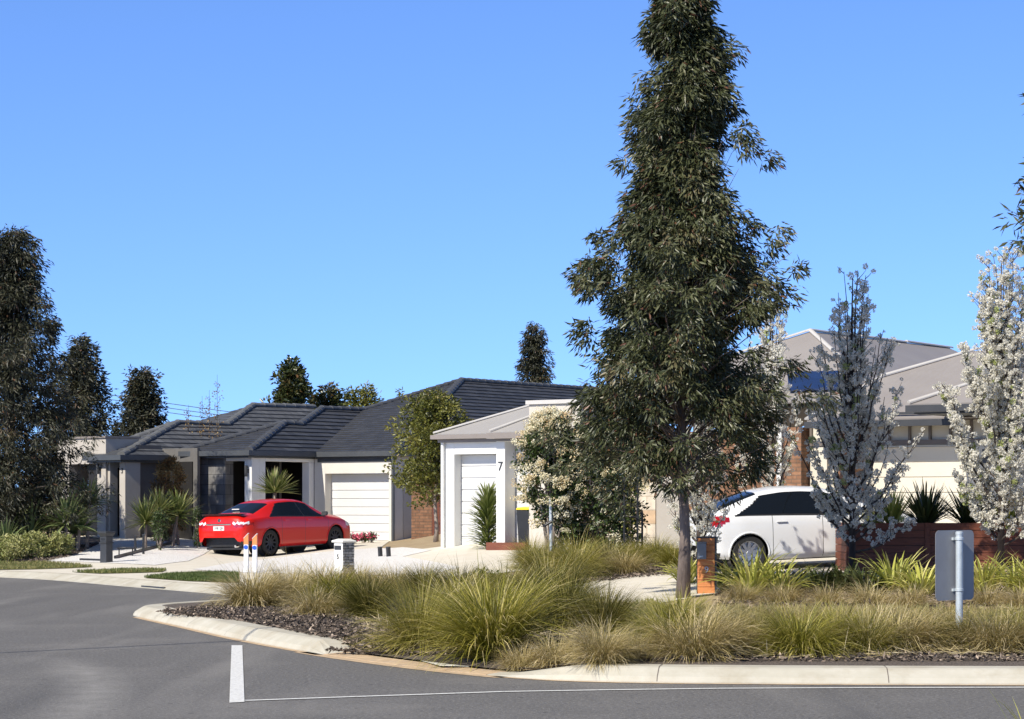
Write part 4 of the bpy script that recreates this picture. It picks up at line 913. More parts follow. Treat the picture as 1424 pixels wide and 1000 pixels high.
TUS = [  # base px, base py, height px, kind, label
 (352, 846, 64, 1, 'browned tussock at the left nose of the planted kerb island'), (402, 836, 56, 1, 'pale straw tussock behind the browned island nose tussock'), (385, 846, 30, 2, 'low dry straw tuft beside the browned island nose tussock'),
 (448, 830, 52, 1, 'straw tipped tussock in front of the grey stone letterbox'), (440, 858, 50, 2, 'low straw tussock spilling over the mulch below the stone letterbox'), (500, 828, 48, 1, 'straw tussock just right of the grey stone letterbox'),
 (515, 862, 66, 0, 'green tussock at the middle of the island behind the mulch'), (470, 845, 60, 0, 'green straw tussock left of the island middle'), (548, 832, 50, 1, 'pale tussock behind the green middle island tussock'),
 (590, 836, 54, 0, 'green tussock in the back row before the white driveway'), (640, 838, 54, 0, 'back row green tussock second from the white driveway gap'), (582, 902, 98, 0, 'large round green tussock at the right end of the open mulch'),
 (690, 916, 122, 0, 'largest bright green tussock above the white ramp'), (640, 872, 82, 0, 'green tussock tucked behind the two large front ones'), (700, 840, 60, 0, 'green tussock behind the largest bright one'), (735, 872, 84, 0, 'green tussock between the largest bright one and the dark tall one'),
 (790, 878, 100, 0, 'tall dark green tussock left of the concrete driveway'), (765, 850, 80, 0, 'tall dark tussock below the young flowering tree'), (838, 885, 76, 0, 'green tussock at the right side of the tall dark one'),
 (770, 926, 52, 2, 'low straw tussock drooping over the kerb end'), (835, 924, 66, 1, 'straw topped tussock at the start of the right kerb'), (725, 930, 40, 2, 'low dry tuft right beside the white ramp'), (880, 920, 46, 2, 'low tuft between the straw topped tussock and the gum trunk'),
 (925, 912, 84, 0, 'grey green tussock in front of the gum trunk'), (968, 918, 82, 1, 'pale tussock in front of the orange letterbox'), (1012, 908, 72, 1, 'straw tussock just right of the orange letterbox'), (945, 880, 58, 0, 'green tussock close around the gum trunk foot'),
 (1055, 902, 66, 0, 'green tussock under the yellow flax clump'), (1112, 914, 84, 0, 'bright green tussock standing out above the bare right mulch'), (1085, 885, 54, 1, 'straw tussock behind the bright green right one'),
 (1165, 908, 70, 0, 'green tussock right of the bright one over the mulch'), (1205, 912, 72, 0, 'olive tussock left of the blank sign'), (1250, 908, 72, 1, 'straw green tussock closer to the blank sign on its left'), (1290, 905, 62, 0, 'green tussock directly left of the sign post foot'),
 (1345, 906, 66, 0, 'green tussock wrapping the sign post foot'), (1385, 910, 66, 1, 'straw tussock right of the sign post'), (1420, 904, 70, 0, 'tussock cut off by the right picture edge'), (1225, 884, 50, 1, 'straw tussock in the back row left of the sign'), (1150, 882, 50, 1, 'straw tussock in the back row behind the bright green one'), (1320, 880, 44, 2, 'low dry tuft behind the sign post'), (1455, 910, 66, 0, 'outermost tussock beyond the right picture edge'),
 (762, 802, 52, 0, 'tussock at the left end of the bed before the flowering bush'), (800, 806, 62, 0, 'tall tussock before the flowering bush'), (845, 796, 46, 0, 'rounded tussock before the two dark stakes'), (882, 788, 40, 0, 'tussock before the sandstone wall'), (915, 782, 42, 0, 'tussock just left of the gum trunk before the grey wall'), (868, 800, 40, 1, 'tussock with brown underside over the driveway edge'), (935, 790, 36, 0, 'tussock half behind the gum trunk'), (820, 784, 40, 0, 'tussock under the flowering bush'), (740, 790, 46, 0, 'tussock at the foot of the flowering young tree'),
 (1030, 838, 34, 2, 'dry tuft before the yellow flax'), (1090, 840, 34, 2, 'dry tuft before the dark straps'), (1150, 842, 34, 2, 'dry tuft left of the planter shade'), (1210, 842, 34, 2, 'dry tuft before the planter'), (1265, 845, 36, 2, 'dry tuft just left of the sign plate'), (1375, 842, 34, 2, 'dry tuft right of the sign plate'), (1420, 846, 36, 2, 'dry tuft before the sunlit pear'),
]
for px_, py_, h_, k_, lab in TUS:
    p = gp(px_, py_); s = F/p.y; pool = (TM, TS_, TL)[k_]; me = pool[rng.integers(0, len(pool))]
    if k_ == 0: me = TM[(1 if 'bright' in lab else 2 if 'dark' in lab else int(rng.integers(0, 3)))+3*int(rng.integers(0, 3))]
    o = bpy.data.objects.new('tussock', me); COL.objects.link(o); o.location = (p.x, p.y, p.z-.01)
    sc_ = h_/s/(.78, .62, .50)[k_]; o.scale = (sc_*rng.uniform(.85, 1.2), sc_*rng.uniform(.85, 1.2), sc_); o.rotation_euler = (rng.normal()*.09, rng.normal()*.09, rng.uniform(0, 6.28))
    tag(o, lab, 'grass clump', 'tussock grasses')

# ---- strap leaved plants
def strap_plant(name, base, n, L, W, mt, label, group=None, lean=(.1, .9), droop=(.5, 1.6), spread=.1, cat='plant', trunk=0, tr=.05, tint=(0, .8), fol='foliage', tipgain=.2):
    root = empty(name, base, label, cat, group)
    if trunk:
        m = MB(); lx = rng.normal()*.08*trunk; m.tube([(0, 0, -.05), (lx*.4, 0, trunk*.5), (lx, 0, trunk+.05)], [tr*1.15, tr, tr*.9], 8); m.build('trunk', M['bark_pale'], root, smooth=True)
    else: lx = 0
    r = np.sqrt(rng.uniform(0, 1, n))*spread; a = rng.uniform(0, 6.283, n)
    b_ = np.stack([r*np.cos(a)+lx, r*np.sin(a), np.full(n, trunk)], 1)
    straps(fol, b_, a+rng.normal(size=n)*.4, rng.uniform(*lean, n), L*rng.uniform(.65, 1.1, n), W*rng.uniform(.7, 1.2, n), rng.uniform(*droop, n), mt, root, rng.uniform(*tint, n), seg=6, tipgain=tipgain)
    return root
for i, (px_, py_, L_, dk, lab) in enumerate((
 (1046, 832, 1.0, 0, 'brightest yellow flax clump right of the orange letterbox'), (1014, 822, .7, 0, 'yellow green flax clump pressed against the orange letterbox'), (955, 812, .6, 0, 'small yellow green flax clump between gum trunk and letterbox'),
 (1084, 830, .85, 0, 'yellow flax clump below the white car door'), (1108, 824, .8, 1, 'dark strappy clump right of the yellow flax'), (1140, 826, .8, 1, 'dark strappy clump under the left end of the planter'), (1172, 826, .8, 1, 'dark strappy clump at the foot of the shaded pear'),
 (1205, 828, .85, 1, 'half lit strappy clump before the planter end'), (1243, 826, .85, 0, 'yellow edged flax clump before the dark planter face'), (1280, 830, .7, 0, 'flax clump just left of the sign plate'), (1292, 822, .5, 0, 'small flax clump behind the sign plate'),
 (1368, 826, .8, 0, 'flax clump between the sign plate and the sunlit pear'), (1412, 826, .85, 0, 'flax clump right of the sunlit pear trunk'), (1440, 828, .8, 0, 'flax clump at the right picture edge'), (1340, 826, .6, 0, 'flax clump hidden low behind the sign post'))):
    strap_plant('flax_plant', gp(px_, py_), 100, L_*(.72 if dk else .95), .040, M['flax_dark' if dk else 'flax'], lab, 'strappy plants along the planter', spread=.14)
# yuccas and cordylines of the left gardens
for px_, Y_, T_, L_, n_, lab in ((121, 65, 1.25, .55, 90, 'tallest cordyline of the left garden standing before the taupe wall'), (90, 63.5, .75, .7, 90, 'dark green cordyline on twin stems in front of the tallest one'), (74, 67, 1.0, .6, 80, 'cordyline behind the dark twin stemmed one'), (48, 64, .55, .75, 50, 'leaning broad leafed cordyline at the left garden edge'), (104, 67, .35, .9, 60, 'low bright green strappy cordyline against the entry'),
                          (108, 64, .6, .5, 60, 'short cordyline between the dark one and the tallest one'), (20, 65, .7, .6, 70, 'shaded cordyline under the dark gum'), (5, 62, .35, .6, 60, 'low shaded cordyline at the left picture edge')):
    strap_plant('cordyline', gy(px_, Y_), int(n_*1.7), L_*1.45, .06, M['palm'], lab, 'cordylines in the left garden', lean=(.05, 1.7), droop=(.1, .7), spread=.05, trunk=T_, tr=.05)
for px_, Y_, T_, L_, lab in ((202, 65, .72, .52, 'leftmost yucca with pale narrow leaves over the black edging'), (219, 66, .95, .5, 'taller middle yucca before the browning shrub'), (240, 66.5, .85, .55, 'yucca with leaning stem beside the white end wall'), (248, 67, .7, .45, 'small yucca at the corner of the white end wall')):
    strap_plant('yucca', gy(px_, Y_), 200, L_*1.5, .045, M['yucca'], lab, 'yuccas in white gravel', lean=(.05, 1.9), droop=(0, .5), spread=.04, trunk=T_, tr=.045)
strap_plant('yucca', gy(371, 68.6), 260, .72, .05, M['yucca'], 'round headed yucca in front of the dark porch above the red car roof', None, lean=(.02, 1.6), droop=(0, .25), spread=.05, trunk=1.7, tr=.06)
# layered spiky plant at number 7
root = empty('dracaena', gy(678, 55.2), 'tall spiky green plant before the white garage of number 7', 'plant')
m = MB(); m.tube([(0, 0, -.05), (0, 0, 1.2)], [.05, .03], 8); m.build('trunk', M['bark_pale'], root)
n = 640; f = rng.uniform(0, 1, n); a = rng.uniform(0, 6.283, n); bz = .02+1.15*f
straps('foliage', np.stack([.06*np.cos(a), .06*np.sin(a), bz], 1), a, np.interp(f, [0, .8, 1], [1.35, .9, .15])*rng.uniform(.7, 1.15, n), np.interp(f, [0, .5, 1], [.58, .58, .45])*rng.uniform(.75, 1.1, n), .034*rng.uniform(.8, 1.2, n), rng.uniform(.1, .7, n), M['yucca'], root, rng.uniform(0, .62, n), seg=5)
# plants in the timber planter are set after it is built (see furniture)
# ---- lawn blades, chips and pebbles: stuff nobody could count
def scatter_in(poly_px, n):
    P = np.array([tuple(gp(*q))[:2] for q in poly_px]); lo, hi = P.min(0), P.max(0); out = []
    while sum(len(o) for o in out) < n:
        q = rng.uniform(lo, hi, (n*3, 2)); ins = np.zeros(len(q), bool); j = len(P)-1
        for i in range(len(P)):
            c = ((P[i, 1] > q[:, 1]) != (P[j, 1] > q[:, 1])) & (q[:, 0] < (P[j, 0]-P[i, 0])*(q[:, 1]-P[i, 1])/(P[j, 1]-P[i, 1]+1e-12)+P[i, 0]); ins ^= c; j = i
        out.append(q[ins])
    q = np.concatenate(out)[:n]; return np.stack([q[:, 0], q[:, 1], Hn(q[:, 0], q[:, 1])], 1)
def lawn_blades(poly, n, tint, L=.07):
    b_ = scatter_in(poly, n); b_[:, 2] += .02; a = rng.uniform(0, 6.283, n)
    z = b_[:, 2].copy(); V0 = b_.copy()
    h = np.stack([np.cos(a), np.sin(a), np.zeros(n)], 1)*rng.uniform(.1, .8, n)[:, None]; h[:, 2] = 1
    o = leaves('lawn_grass', b_, h, L*rng.uniform(.5, 1.3, n), .016, M['grass'], None, rng.uniform(*tint, n))
    tag(o, kind='stuff')
lawn_blades([(-40, 783), (63, 783), (110, 787), (130, 789.5), (105, 791), (40, 793), (-40, 794)], 9000, (.45, 1))
lawn_blades([(100, 797), (168, 793.5), (232, 794), (225, 796.5), (140, 799)], 2500, (.3, .9))
lawn_blades([(200, 805), (243, 800), (300, 798), (332, 799), (332, 812), (306, 811), (262, 809.5)], 9000, (.1, .6))
lawn_blades([(845, 845), (900, 838), (950, 850), (950, 880), (890, 885), (840, 872)], 2500, (.5, 1), .10)
lawn_blades([(1000, 850), (1424, 852), (1500, 875), (1300, 872), (1000, 868)], 5000, (.75, 1), .12)
def chips(poly, n, name, mt, lo, hi, zoff=.02):
    b_ = scatter_in(poly, n); b_[:, 2] += zoff+rng.uniform(0, .02, n); d = rng.normal(size=(n, 3)); d[:, 2] *= .25
    o = leaves(name, b_, d, rng.uniform(lo, hi, n), rng.uniform(lo, hi, n)*.4, mt, None, rng.uniform(0, 1, n)**1.4); tag(o, kind='stuff')
chips([(222, 853), (290, 845), (500, 850), (640, 880), (700, 916), (600, 913), (490, 902), (448, 888), (345, 867), (262, 858)], 26000, 'bark_chips', M['chips'], .03, .085)
chips([(560, 900), (1424, 890), (1500, 922), (900, 922), (700, 918)], 16000, 'bark_chips', M['chips'], .03, .09)
b_ = scatter_in([(480, 870), (700, 850), (1424, 850), (1500, 918), (900, 922), (720, 915), (560, 905)], 7000); b_[:, 2] += .02+rng.uniform(0, .05, 7000); d_ = rng.normal(size=(7000, 3)); d_[:, 2] = np.abs(d_[:, 2])*.25
tag(leaves('dead_straw', b_, d_, rng.uniform(.1, .34, 7000), .007, M['straw'], None, rng.uniform(.3, 1, 7000)), kind='stuff')
chips([(455, 906), (600, 904), (690, 912), (680, 919), (600, 914)], 3500, 'bark_chips', M['chips'], .03, .085)
chips([(740, 805), (940, 782), (940, 800), (870, 806), (800, 815)], 4000, 'bark_chips', M['chips'], .04, .10, .03)
chips([(-20, 782), (62, 783), (105, 773), (138, 757), (60, 765)], 3000, 'bark_chips', M['chips'], .05, .12, .03)
chips([(1000, 845), (1424, 845), (1424, 800), (1000, 800)], 7000, 'bark_chips', M['chips'], .04, .12)
# ---------------------------------------------------------------- cars
def paint(name, c, rough=.35, coat=.55):
    m = mat(name, c, rough=rough, coat=coat, spec=.3); m.node_tree.nodes['Principled BSDF'].inputs['Coat Roughness'].default_value = .04; return m
M['red_paint'] = paint('red_car_paint', (.58, .009, .005)); M['white_paint'] = paint('white_car_paint', (.70, .71, .72))
M['car_glass'] = mat('tinted_car_glass', (.006, .008, .011), rough=.03, spec=.45)
M['tyre'] = mat('tyre_rubber', (.014, .014, .014), (.02, .02, .02), rough=.8, scale=20)
M['rim_dark'] = mat('dark_alloy', (.03, .03, .032), rough=.35, metal=.6); M['rim_silver'] = mat('silver_alloy', (.5, .5, .52), rough=.3, metal=.8)
M['lamp_red'] = mat('red_lens', (.33, .006, .010), rough=.08, coat=1); M['lamp_clear'] = mat('clear_lens', (.75, .75, .78), rough=.05, coat=1, spec=.9); M['chrome'] = mat('chrome', (.75, .75, .77), rough=.12, metal=1)
M['plate'] = mat('plate_white', (.75, .75, .72), rough=.5); M['blue_dot'] = mat('blue_marker', (.02, .10, .75), rough=.4); M['orange_band'] = mat('orange_band', (.75, .25, .08), rough=.5)
M['yellow'] = mat('yellow_lid', (.80, .58, .01), rough=.45); M['white_post'] = mat('white_post_plastic', (.66, .67, .70), (.72, .73, .76), rough=.5, scale=6, stain=(7, .3, (.45, .43, .4)))

def make_car(root, S, paintm, rimm, plate=None):
    L = S['L']; X0 = np.concatenate([np.linspace(0, .03, 4), np.linspace(.05, .25, 8), np.linspace(.28, L-.28, 150), np.linspace(L-.25, L-.05, 8), np.linspace(L-.03, L, 4)])
    seams = S['seams']; X0 = X0[[all(abs(x-q) > .012 for q in seams) for x in X0]]
    X = np.sort(np.concatenate([X0]+[[q-.005, q+.005] for q in seams]))
    I = lambda k: np.interp(X, *zip(*S[k]))
    def sm(a, n=3):
        for _ in range(n): a = np.concatenate([a[:1], (a[:-2]+2*a[1:-1]+a[2:])/4, a[-1:]])
        return a
    zt, zs, zb, w, wr, zr = (sm(I(k), 6) for k in ('top', 'sill', 'belt', 'w', 'wr', 'rail'))
    zr = np.minimum(zr, zt-.004); zb = np.minimum(zb, zr-.012); zs = np.minimum(zs, zb-.03)
    H_ = zb-zs
    CP = np.stack([np.stack([w*.88, zs], 1), np.stack([w*.965, zs+.10*H_], 1), np.stack([w*.985, zs+.32*H_], 1), np.stack([w*1.0, zs+.62*H_], 1), np.stack([w*.992, zs+.88*H_], 1), np.stack([w*.965, zb], 1),
                   np.stack([wr+.012*0, zr], 1), np.stack([wr*.72, zr+(zt-zr)*.72], 1), np.stack([wr*0, zt], 1)], 1)   # (n, 9, 2)
    sub = [2, 4, 5, 5, 2, 14, 4, 6]; rows = []; seg = []; fr_ = []
    for i, n in enumerate(sub):
        p0 = CP[:, max(i-1, 0)]; p1 = CP[:, i]; p2 = CP[:, i+1]; p3 = CP[:, min(i+2, 8)]
        if i == 5: p0 = p1*2-p2; p3 = p2*2-p1
        if i == 4: p3 = p2*2-p1
        if i == 6: p0 = p1-(p2-p1)*.3
        for k in range(n):
            t = k/n; m1 = (p2-p0)*.5; m2 = (p3-p1)*.5
            rows.append((2*t**3-3*t*t+1)*p1+(t**3-2*t*t+t)*m1+(-2*t**3+3*t*t)*p2+(t**3-t*t)*m2); seg.append(i); fr_.append((k+.5)/n)
    rows.append(CP[:, 8]); Rw = np.stack(rows, 1); nx, nr = Rw.shape[:2]
    V = np.zeros((nx, 2*nr-1, 3)); V[:, :nr, 0] = X[:, None]; V[:, :nr, 1] = -Rw[..., 0]; V[:, :nr, 2] = Rw[..., 1]
    V[:, nr:, 0] = X[:, None]; V[:, nr:, 1] = Rw[:, ::-1, 0][:, 1:]; V[:, nr:, 2] = Rw[:, ::-1, 1][:, 1:]
    RA = S['arch']
    for ax in S['axles']:
        dx = V[..., 0]-ax; dz = V[..., 2]-S['r']; d = np.hypot(dx, dz); mk = (np.abs(d-RA) < .022) & (np.abs(V[..., 1]) > .5)
        k = np.where(mk, RA/np.maximum(d, 1e-6), 1); V[..., 0] = ax+dx*k; V[..., 2] = S['r']+dz*k
    nc = 2*nr-1; seg2 = seg+seg[::-1]; f2 = fr_+fr_[::-1]
    parts = {}
    def add(k, q): parts.setdefault(k, []).append(q)
    for i in range(nx-1):
        for j in range(nc-1):
            q = (i*nc+j, (i+1)*nc+j, (i+1)*nc+j+1, i*nc+j+1)
            c = (V[i, j]+V[i+1, j]+V[i+1, j+1]+V[i, j+1])/4; sg = seg2[j]; f = f2[j]; side = 'L' if c[1] > 0 else 'R'; x, y, z = c
            if sg <= 5 and any(math.hypot(x-ax, z-S['r']) < RA-.004 for ax in S['axles']) and abs(y) > .5: continue
            k = 'body'
            if sg == 5:
                a0 = np.interp(f, [.1, .9], S['win_rear']); a1 = np.interp(f, [.1, .9], S['win_front'])
                if a0-.03 < x < a1+.03 and .03 < f < .96 and S['cab'][0] < x < S['cab'][1]:
                    k = 'trim'+side
                    if a0 < x < a1 and .09 < f < .9 and not any(abs(x-(b+(f-.5)*-.08)) < .025 for b in S['pillars']): k = 'glass'+side
            elif sg >= 6:
                if S['ws'][0] < x < S['ws'][1] and (sg == 7 or f > .35): k = 'windscreen'
                elif S['bl'][0] < x < S['bl'][1] and (sg == 7 or f > .35): k = 'rear_window'
            if k == 'body':
                for nm, fn in S['zones']:
                    if fn(x, abs(y), z, sg): k = nm+(side if nm not in ('lower_trim', 'grille') else ''); break
            if k == 'body' and sg <= 4 and z > zs[i]+.05:
                for a, b, nm in S['doors']:
                    if a+.005 <= x <= b-.005: k = nm+side
                if any(abs(x-q) < .0055 for q in seams): k = 'seam'
            if k == 'body' and sg == 5 and f < .05 and any(abs(x-q) < .0055 for q in seams): k = 'seam'
            add(k, q)
    for i in (0, nx-1):
        for j in range(nr-1): add('body', (i*nc+j, i*nc+j+1, i*nc+nc-2-j, i*nc+nc-1-j))
    Vf = V.reshape(-1, 3)
    mats_ = {'body': paintm, 'seam': M['black'], 'lower_trim': M['black'], 'grille': M['black'], 'windscreen': M['car_glass'], 'rear_window': M['car_glass']}
    names = {'seam': 'door_gap', 'trimL': 'window_trim', 'trimR': 'window_trim', 'glassL': 'side_window', 'glassR': 'side_window'}
    made = {}
    for k, fs_ in parts.items():
        ids, inv = np.unique(np.array(fs_), return_inverse=True)
        base_ = k[:-1] if k[-1] in 'LR' else k
        mm = mats_.get(k) or {'trim': M['black'], 'glass': M['car_glass'], 'tail_light': M['lamp_red'], 'reverse_lens': M['lamp_clear'], 'headlight': M['lamp_clear'], 'front_door': paintm, 'rear_door': paintm}[base_]
        nm = {'trim': 'window_trim', 'glass': 'side_window', 'seam': 'door_gap', 'front_door': 'door', 'rear_door': 'door', 'reverse_lens': 'reversing_light'}.get(base_, base_)
        made[k] = np_mesh(nm, Vf[ids], inv.reshape(-1, 4), mm, root, smooth=True)
    # floor, wheel wells
    m = MB(); lo = S['floor']
    m.box(.25, L-.25, -S['hw']*.72, S['hw']*.72, lo, lo+.06); m.box(S['axles'][0]+.42, S['axles'][1]-.42, -S['hw']*.86, S['hw']*.86, lo+.001, lo+.059)
    m.box(.22, .249, -S['hw']*.7, S['hw']*.7, lo+.08, .5); m.box(L-.249, L-.2, -S['hw']*.7, S['hw']*.7, lo+.05, .45); m.build('underbody', M['black'], root)
    for ax in S['axles']:
        m = MB(); m.lathe([(RA+.01, -S['hw']*.93), (RA+.01, -S['hw']*.45), (.02, -S['hw']*.44)], (ax, 0, S['r']), 'y', 28); m.lathe([(.02, S['hw']*.44), (RA+.01, S['hw']*.45), (RA+.01, S['hw']*.93)], (ax, 0, S['r']), 'y', 28)
        # open wells: drop the caps
        m.f = [f for f in m.f if len(f) == 4]; m.uv = m.uv[:len(m.f)]; o = m.build('wheel_well', M['black'], root)
    bv0 = BVHTree.FromPolygons([tuple(v) for v in Vf], [q for k in parts for q in parts[k]])
    for ax in S['axles']:
        for sd in (-1, 1):
            pts = []
            for a in np.linspace(R(-22), R(202), 26):
                x_, z_ = ax+math.cos(a)*(RA+.004), S['r']+math.sin(a)*(RA+.004); h = bv0.ray_cast(Vector((ax+math.cos(a)*(RA+.035), sd*3, S['r']+math.sin(a)*(RA+.035))), Vector((0, -sd, 0)))
                if h[0] is not None: pts.append((x_, h[0].y-sd*.004, z_))
            m = MB(); m.tube(pts, .019, 8); m.build('wheel_arch', paintm, root, smooth=True)
    # wheels
    r = S['r']; wroot = None
    for ax in S['axles']:
        for sd in (-1, 1):
            if wroot is None:
                m = MB(); m.lathe([(r*.66, -.10), (r*.93, -.105), (r*.985, -.085), (r, -.05), (r, .05), (r*.985, .085), (r*.93, .105), (r*.66, .10)], (0, 0, 0), 'y', 40); m.f = [f for f in m.f if len(f) == 4]; m.uv = m.uv[:len(m.f)]
                wroot = m.build('wheel', M['tyre'], root, smooth=40)
                m = MB(); m.lathe([(r*.70, -.085), (r*.68, -.102), (r*.63, -.095), (r*.61, -.03), (.05, -.028)], (0, 0, 0), 'y', 40); m.f = [f for f in m.f if len(f) == 4]; m.uv = m.uv[:len(m.f)]
                m.lathe([(.045, -.09), (.06, -.07), (.06, -.02)], (0, 0, 0), 'y', 16)
                ns = S['spokes']
                for k in range(ns):
                    a = 2*math.pi*k/ns; c_, s_ = math.cos(a), math.sin(a); w0, w1 = .030, .020
                    P0 = [(.045*c_-w0*s_, -.085, .045*s_+w0*c_), (.045*c_+w0*s_, -.085, .045*s_-w0*c_), (r*.63*c_+w1*s_, -.095, r*.63*s_-w1*c_), (r*.63*c_-w1*s_, -.095, r*.63*s_+w1*c_)]
                    m.hull([(p[0], p[1]+.03, p[2]) for p in P0], P0)
                m.build('rim', rimm, wroot, smooth=40); m = MB(); m.lathe([(r*.6, -.028), (.06, -.0275)], (0, 0, 0), 'y', 30); m.build('brake_disc', M['charcoal'], wroot); o = wroot
            else: o = copy_tree(wroot, root)
            o.location = (ax, sd*(S['hw']-.135), r); o.rotation_euler = (0, rng.uniform(0, 1), 0 if sd < 0 else math.pi)
    bv = BVHTree.FromPolygons([tuple(v) for v in Vf], [q for k in parts for q in parts[k]])
    def on_side(x, z, sd):
        h = bv.ray_cast(Vector((x, sd*3, z)), Vector((0, -sd, 0))); return h[0].y if h[0] else sd*.85
    for sd in (-1, 1):
        for x, z in S['handles']:
            y = on_side(x, z, sd); m = MB(); m.box(x-.10, x+.10, y-sd*.005, y+sd*.03, z-.014, z+.014)
            par = made[('front_door' if x > S['axles'][0]+1.2 else 'rear_door')+('L' if sd > 0 else 'R')]
            m.build('handle', paintm, par, bevel=.01, seg=2)
        x, z = S['mirror']; y = on_side(x, z-.05, sd); m = MB()
        m.hull([(x-.05, y+sd*.02, z-.07), (x+.07, y+sd*.02, z-.06), (x+.07, y+sd*.02, z+.05), (x-.05, y+sd*.02, z+.06)], [(x-.03, y+sd*.22, z-.05), (x+.04, y+sd*.21, z-.04), (x+.04, y+sd*.21, z+.06), (x-.03, y+sd*.22, z+.07)])
        m.build('wing_mirror', S['mirror_mat'], root, bevel=.02, seg=2, smooth=50)
    def on_rear(y, z):
        h = bv.ray_cast(Vector((-3, y, z)), Vector((1, 0, 0))); return h[0].x if h[0] else 0
    return on_rear, made

LC = 4.85
sedan = dict(L=LC, r=.335, arch=.385, axles=(1.06, 3.835), hw=.91, floor=.17, spokes=10,
  top=[(0, .74), (.02, .98), (.06, 1.075), (.45, 1.11), (.62, 1.125), (1.42, 1.40), (1.75, 1.455), (2.2, 1.475), (2.6, 1.455), (2.85, 1.41), (3.62, 1.055), (4.2, .975), (4.55, .87), (4.75, .74), (4.85, .58)],
  sill=[(0, .50), (.05, .32), (.2, .26), (.6, .24), (1.4, .20), (3.5, .20), (4.3, .20), (4.7, .22), (4.85, .40)],
  belt=[(0, .70), (.05, .90), (.3, .97), (.9, 1.0), (1.4, 1.0), (3.6, .93), (4.2, .84), (4.6, .72), (4.85, .52)],
  w=[(0, .60), (.03, .72), (.12, .82), (.35, .885), (.8, .912), (1.2, .915), (3.9, .915), (4.3, .885), (4.6, .80), (4.75, .68), (4.85, .45)],
  wr=[(0, .45), (.06, .60), (.4, .66), (.65, .66), (1.45, .56), (2.0, .575), (2.7, .565), (3.6, .71), (4.2, .70), (4.6, .60), (4.85, .35)],
  rail=[(0, .72), (.06, 1.03), (.45, 1.07), (.65, 1.085), (1.42, 1.345), (1.75, 1.40), (2.2, 1.415), (2.6, 1.395), (2.85, 1.345), (3.62, .985), (4.2, .92), (4.55, .82), (4.85, .55)],
  seams=(1.52, 2.50, 3.50), doors=((1.52, 2.50, 'rear_door'), (2.50, 3.50, 'front_door')), pillars=(2.46,), cab=(1.0, 3.5),
  win_rear=(1.08, 1.62), win_front=(3.42, 2.86), ws=(2.86, 3.58), bl=(.66, 1.38),
  zones=[('lower_trim', lambda x, y, z, s: x < .35 and z < .40 and s <= 5), ('reverse_lens', lambda x, y, z, s: x < .26 and .845 < z < .895 and y > .40), ('tail_light', lambda x, y, z, s: x < .40-.3*(z < .80) and .76 < z < .90 and y > .42 and s <= 5),
         ('headlight', lambda x, y, z, s: 4.30 < x < 4.74 and .66 < z < .84-.18*(x-4.3) and y > .45 and s <= 6), ('grille', lambda x, y, z, s: x > 4.74 and .35 < z < .62 and y < .5), ('lower_trim', lambda x, y, z, s: x > 4.6 and z < .33)],
  handles=((1.72, .90), (2.68, .88)), mirror=(3.28, 1.02), mirror_mat=M['charcoal'])
th = R(56)
p0 = gp(373.2, 774.6); 
rc = Vector((p0.x, p0.y, 0))
hd = Vector((math.cos(th), math.sin(th), 0)); rt = Vector((math.sin(th), -math.cos(th), 0))
org = rc-hd*1.06-rt*.78
def car_matrix(org, th, S):
    hd = Vector((math.cos(th), math.sin(th), 0)); rt = Vector((math.sin(th), -math.cos(th), 0)); q = []
    for ax in S['axles']:
        for sd in (-1, 1):
            w_ = org+hd*ax+rt*sd*.78; q.append(H(w_.x, w_.y)+.012)
    zr_, zf = (q[0]+q[1])/2, (q[2]+q[3])/2; a0, a1 = S['axles']; pit = math.atan2(zf-zr_, a1-a0); rol = math.atan2((q[0]+q[2]-q[1]-q[3])/2, 1.56)
    return zr_-(zf-zr_)/(a1-a0)*a0, (-rol*0+math.atan2((q[1]+q[3]-q[0]-q[2])/2, 1.56)*-1*-1, -pit, th)
z0, eul = car_matrix(org, th, sedan)
root = empty('parked_car', (org.x, org.y, z0), 'shiny red sedan parked on the driveway before the white garage door', 'car'); root.rotation_euler = (eul[0]*-1, eul[1], eul[2])
on_rear, made = make_car(root, sedan, M['red_paint'], M['rim_dark'])
m = MB(); x = on_rear(0, .76); m.box(x-.012, x+.005, -.186, .186, .685, .80); pl = m.build('number_plate', M['plate'], root, bevel=.003)
n_ = numeral('1MR 2JR', .105, M['black'], 'plate_lettering', pl, .004); n_.rotation_euler = (0, 0, -math.pi/2); n_.location = (x-.014, 0, .742); n_.scale = (.85, 1, 1)
m = MB(); m.tube([(on_rear(y, .85)-.01, y, .85+.0*y) for y in np.linspace(-.42, .42, 9)], .022, 6); m.build('chrome_strip', M['chrome'], root)
m = MB(); m.lathe([(.045, -.008), (.055, .004)], (on_rear(0, .95)-.004, 0, .95), 'x', 18); m.build('badge', M['chrome'], root)
m = MB(); 
for y0, y1 in zip(np.linspace(-.68, .68, 13)[:-1], np.linspace(-.68, .68, 13)[1:]):
    f_ = lambda y: .05+.10*(y/.7)**2
    m.hull([(f_(y0), y0, 1.075), (f_(y1), y1, 1.075), (f_(y1)+.2, y1, 1.10), (f_(y0)+.2, y0, 1.10)], [(f_(y0)-.05, y0, 1.125), (f_(y1)-.05, y1, 1.125), (f_(y1)+.2, y1, 1.118), (f_(y0)+.2, y0, 1.118)])
m.build('spoiler', M['black'], root)
m = MB(); m.box(.86, .90, -.15, .10, 1.212, 1.235); o = m.build('window_sticker', M['plate'], root); o.location = (-.055, .12, .005); o.rotation_euler = (0, -.33*0, 0)
m = MB(); m.tube([(.12, -.55, .27), (.0, -.55, .265)], .035, 10); m.build('exhaust_pipe', M['chrome'], root)

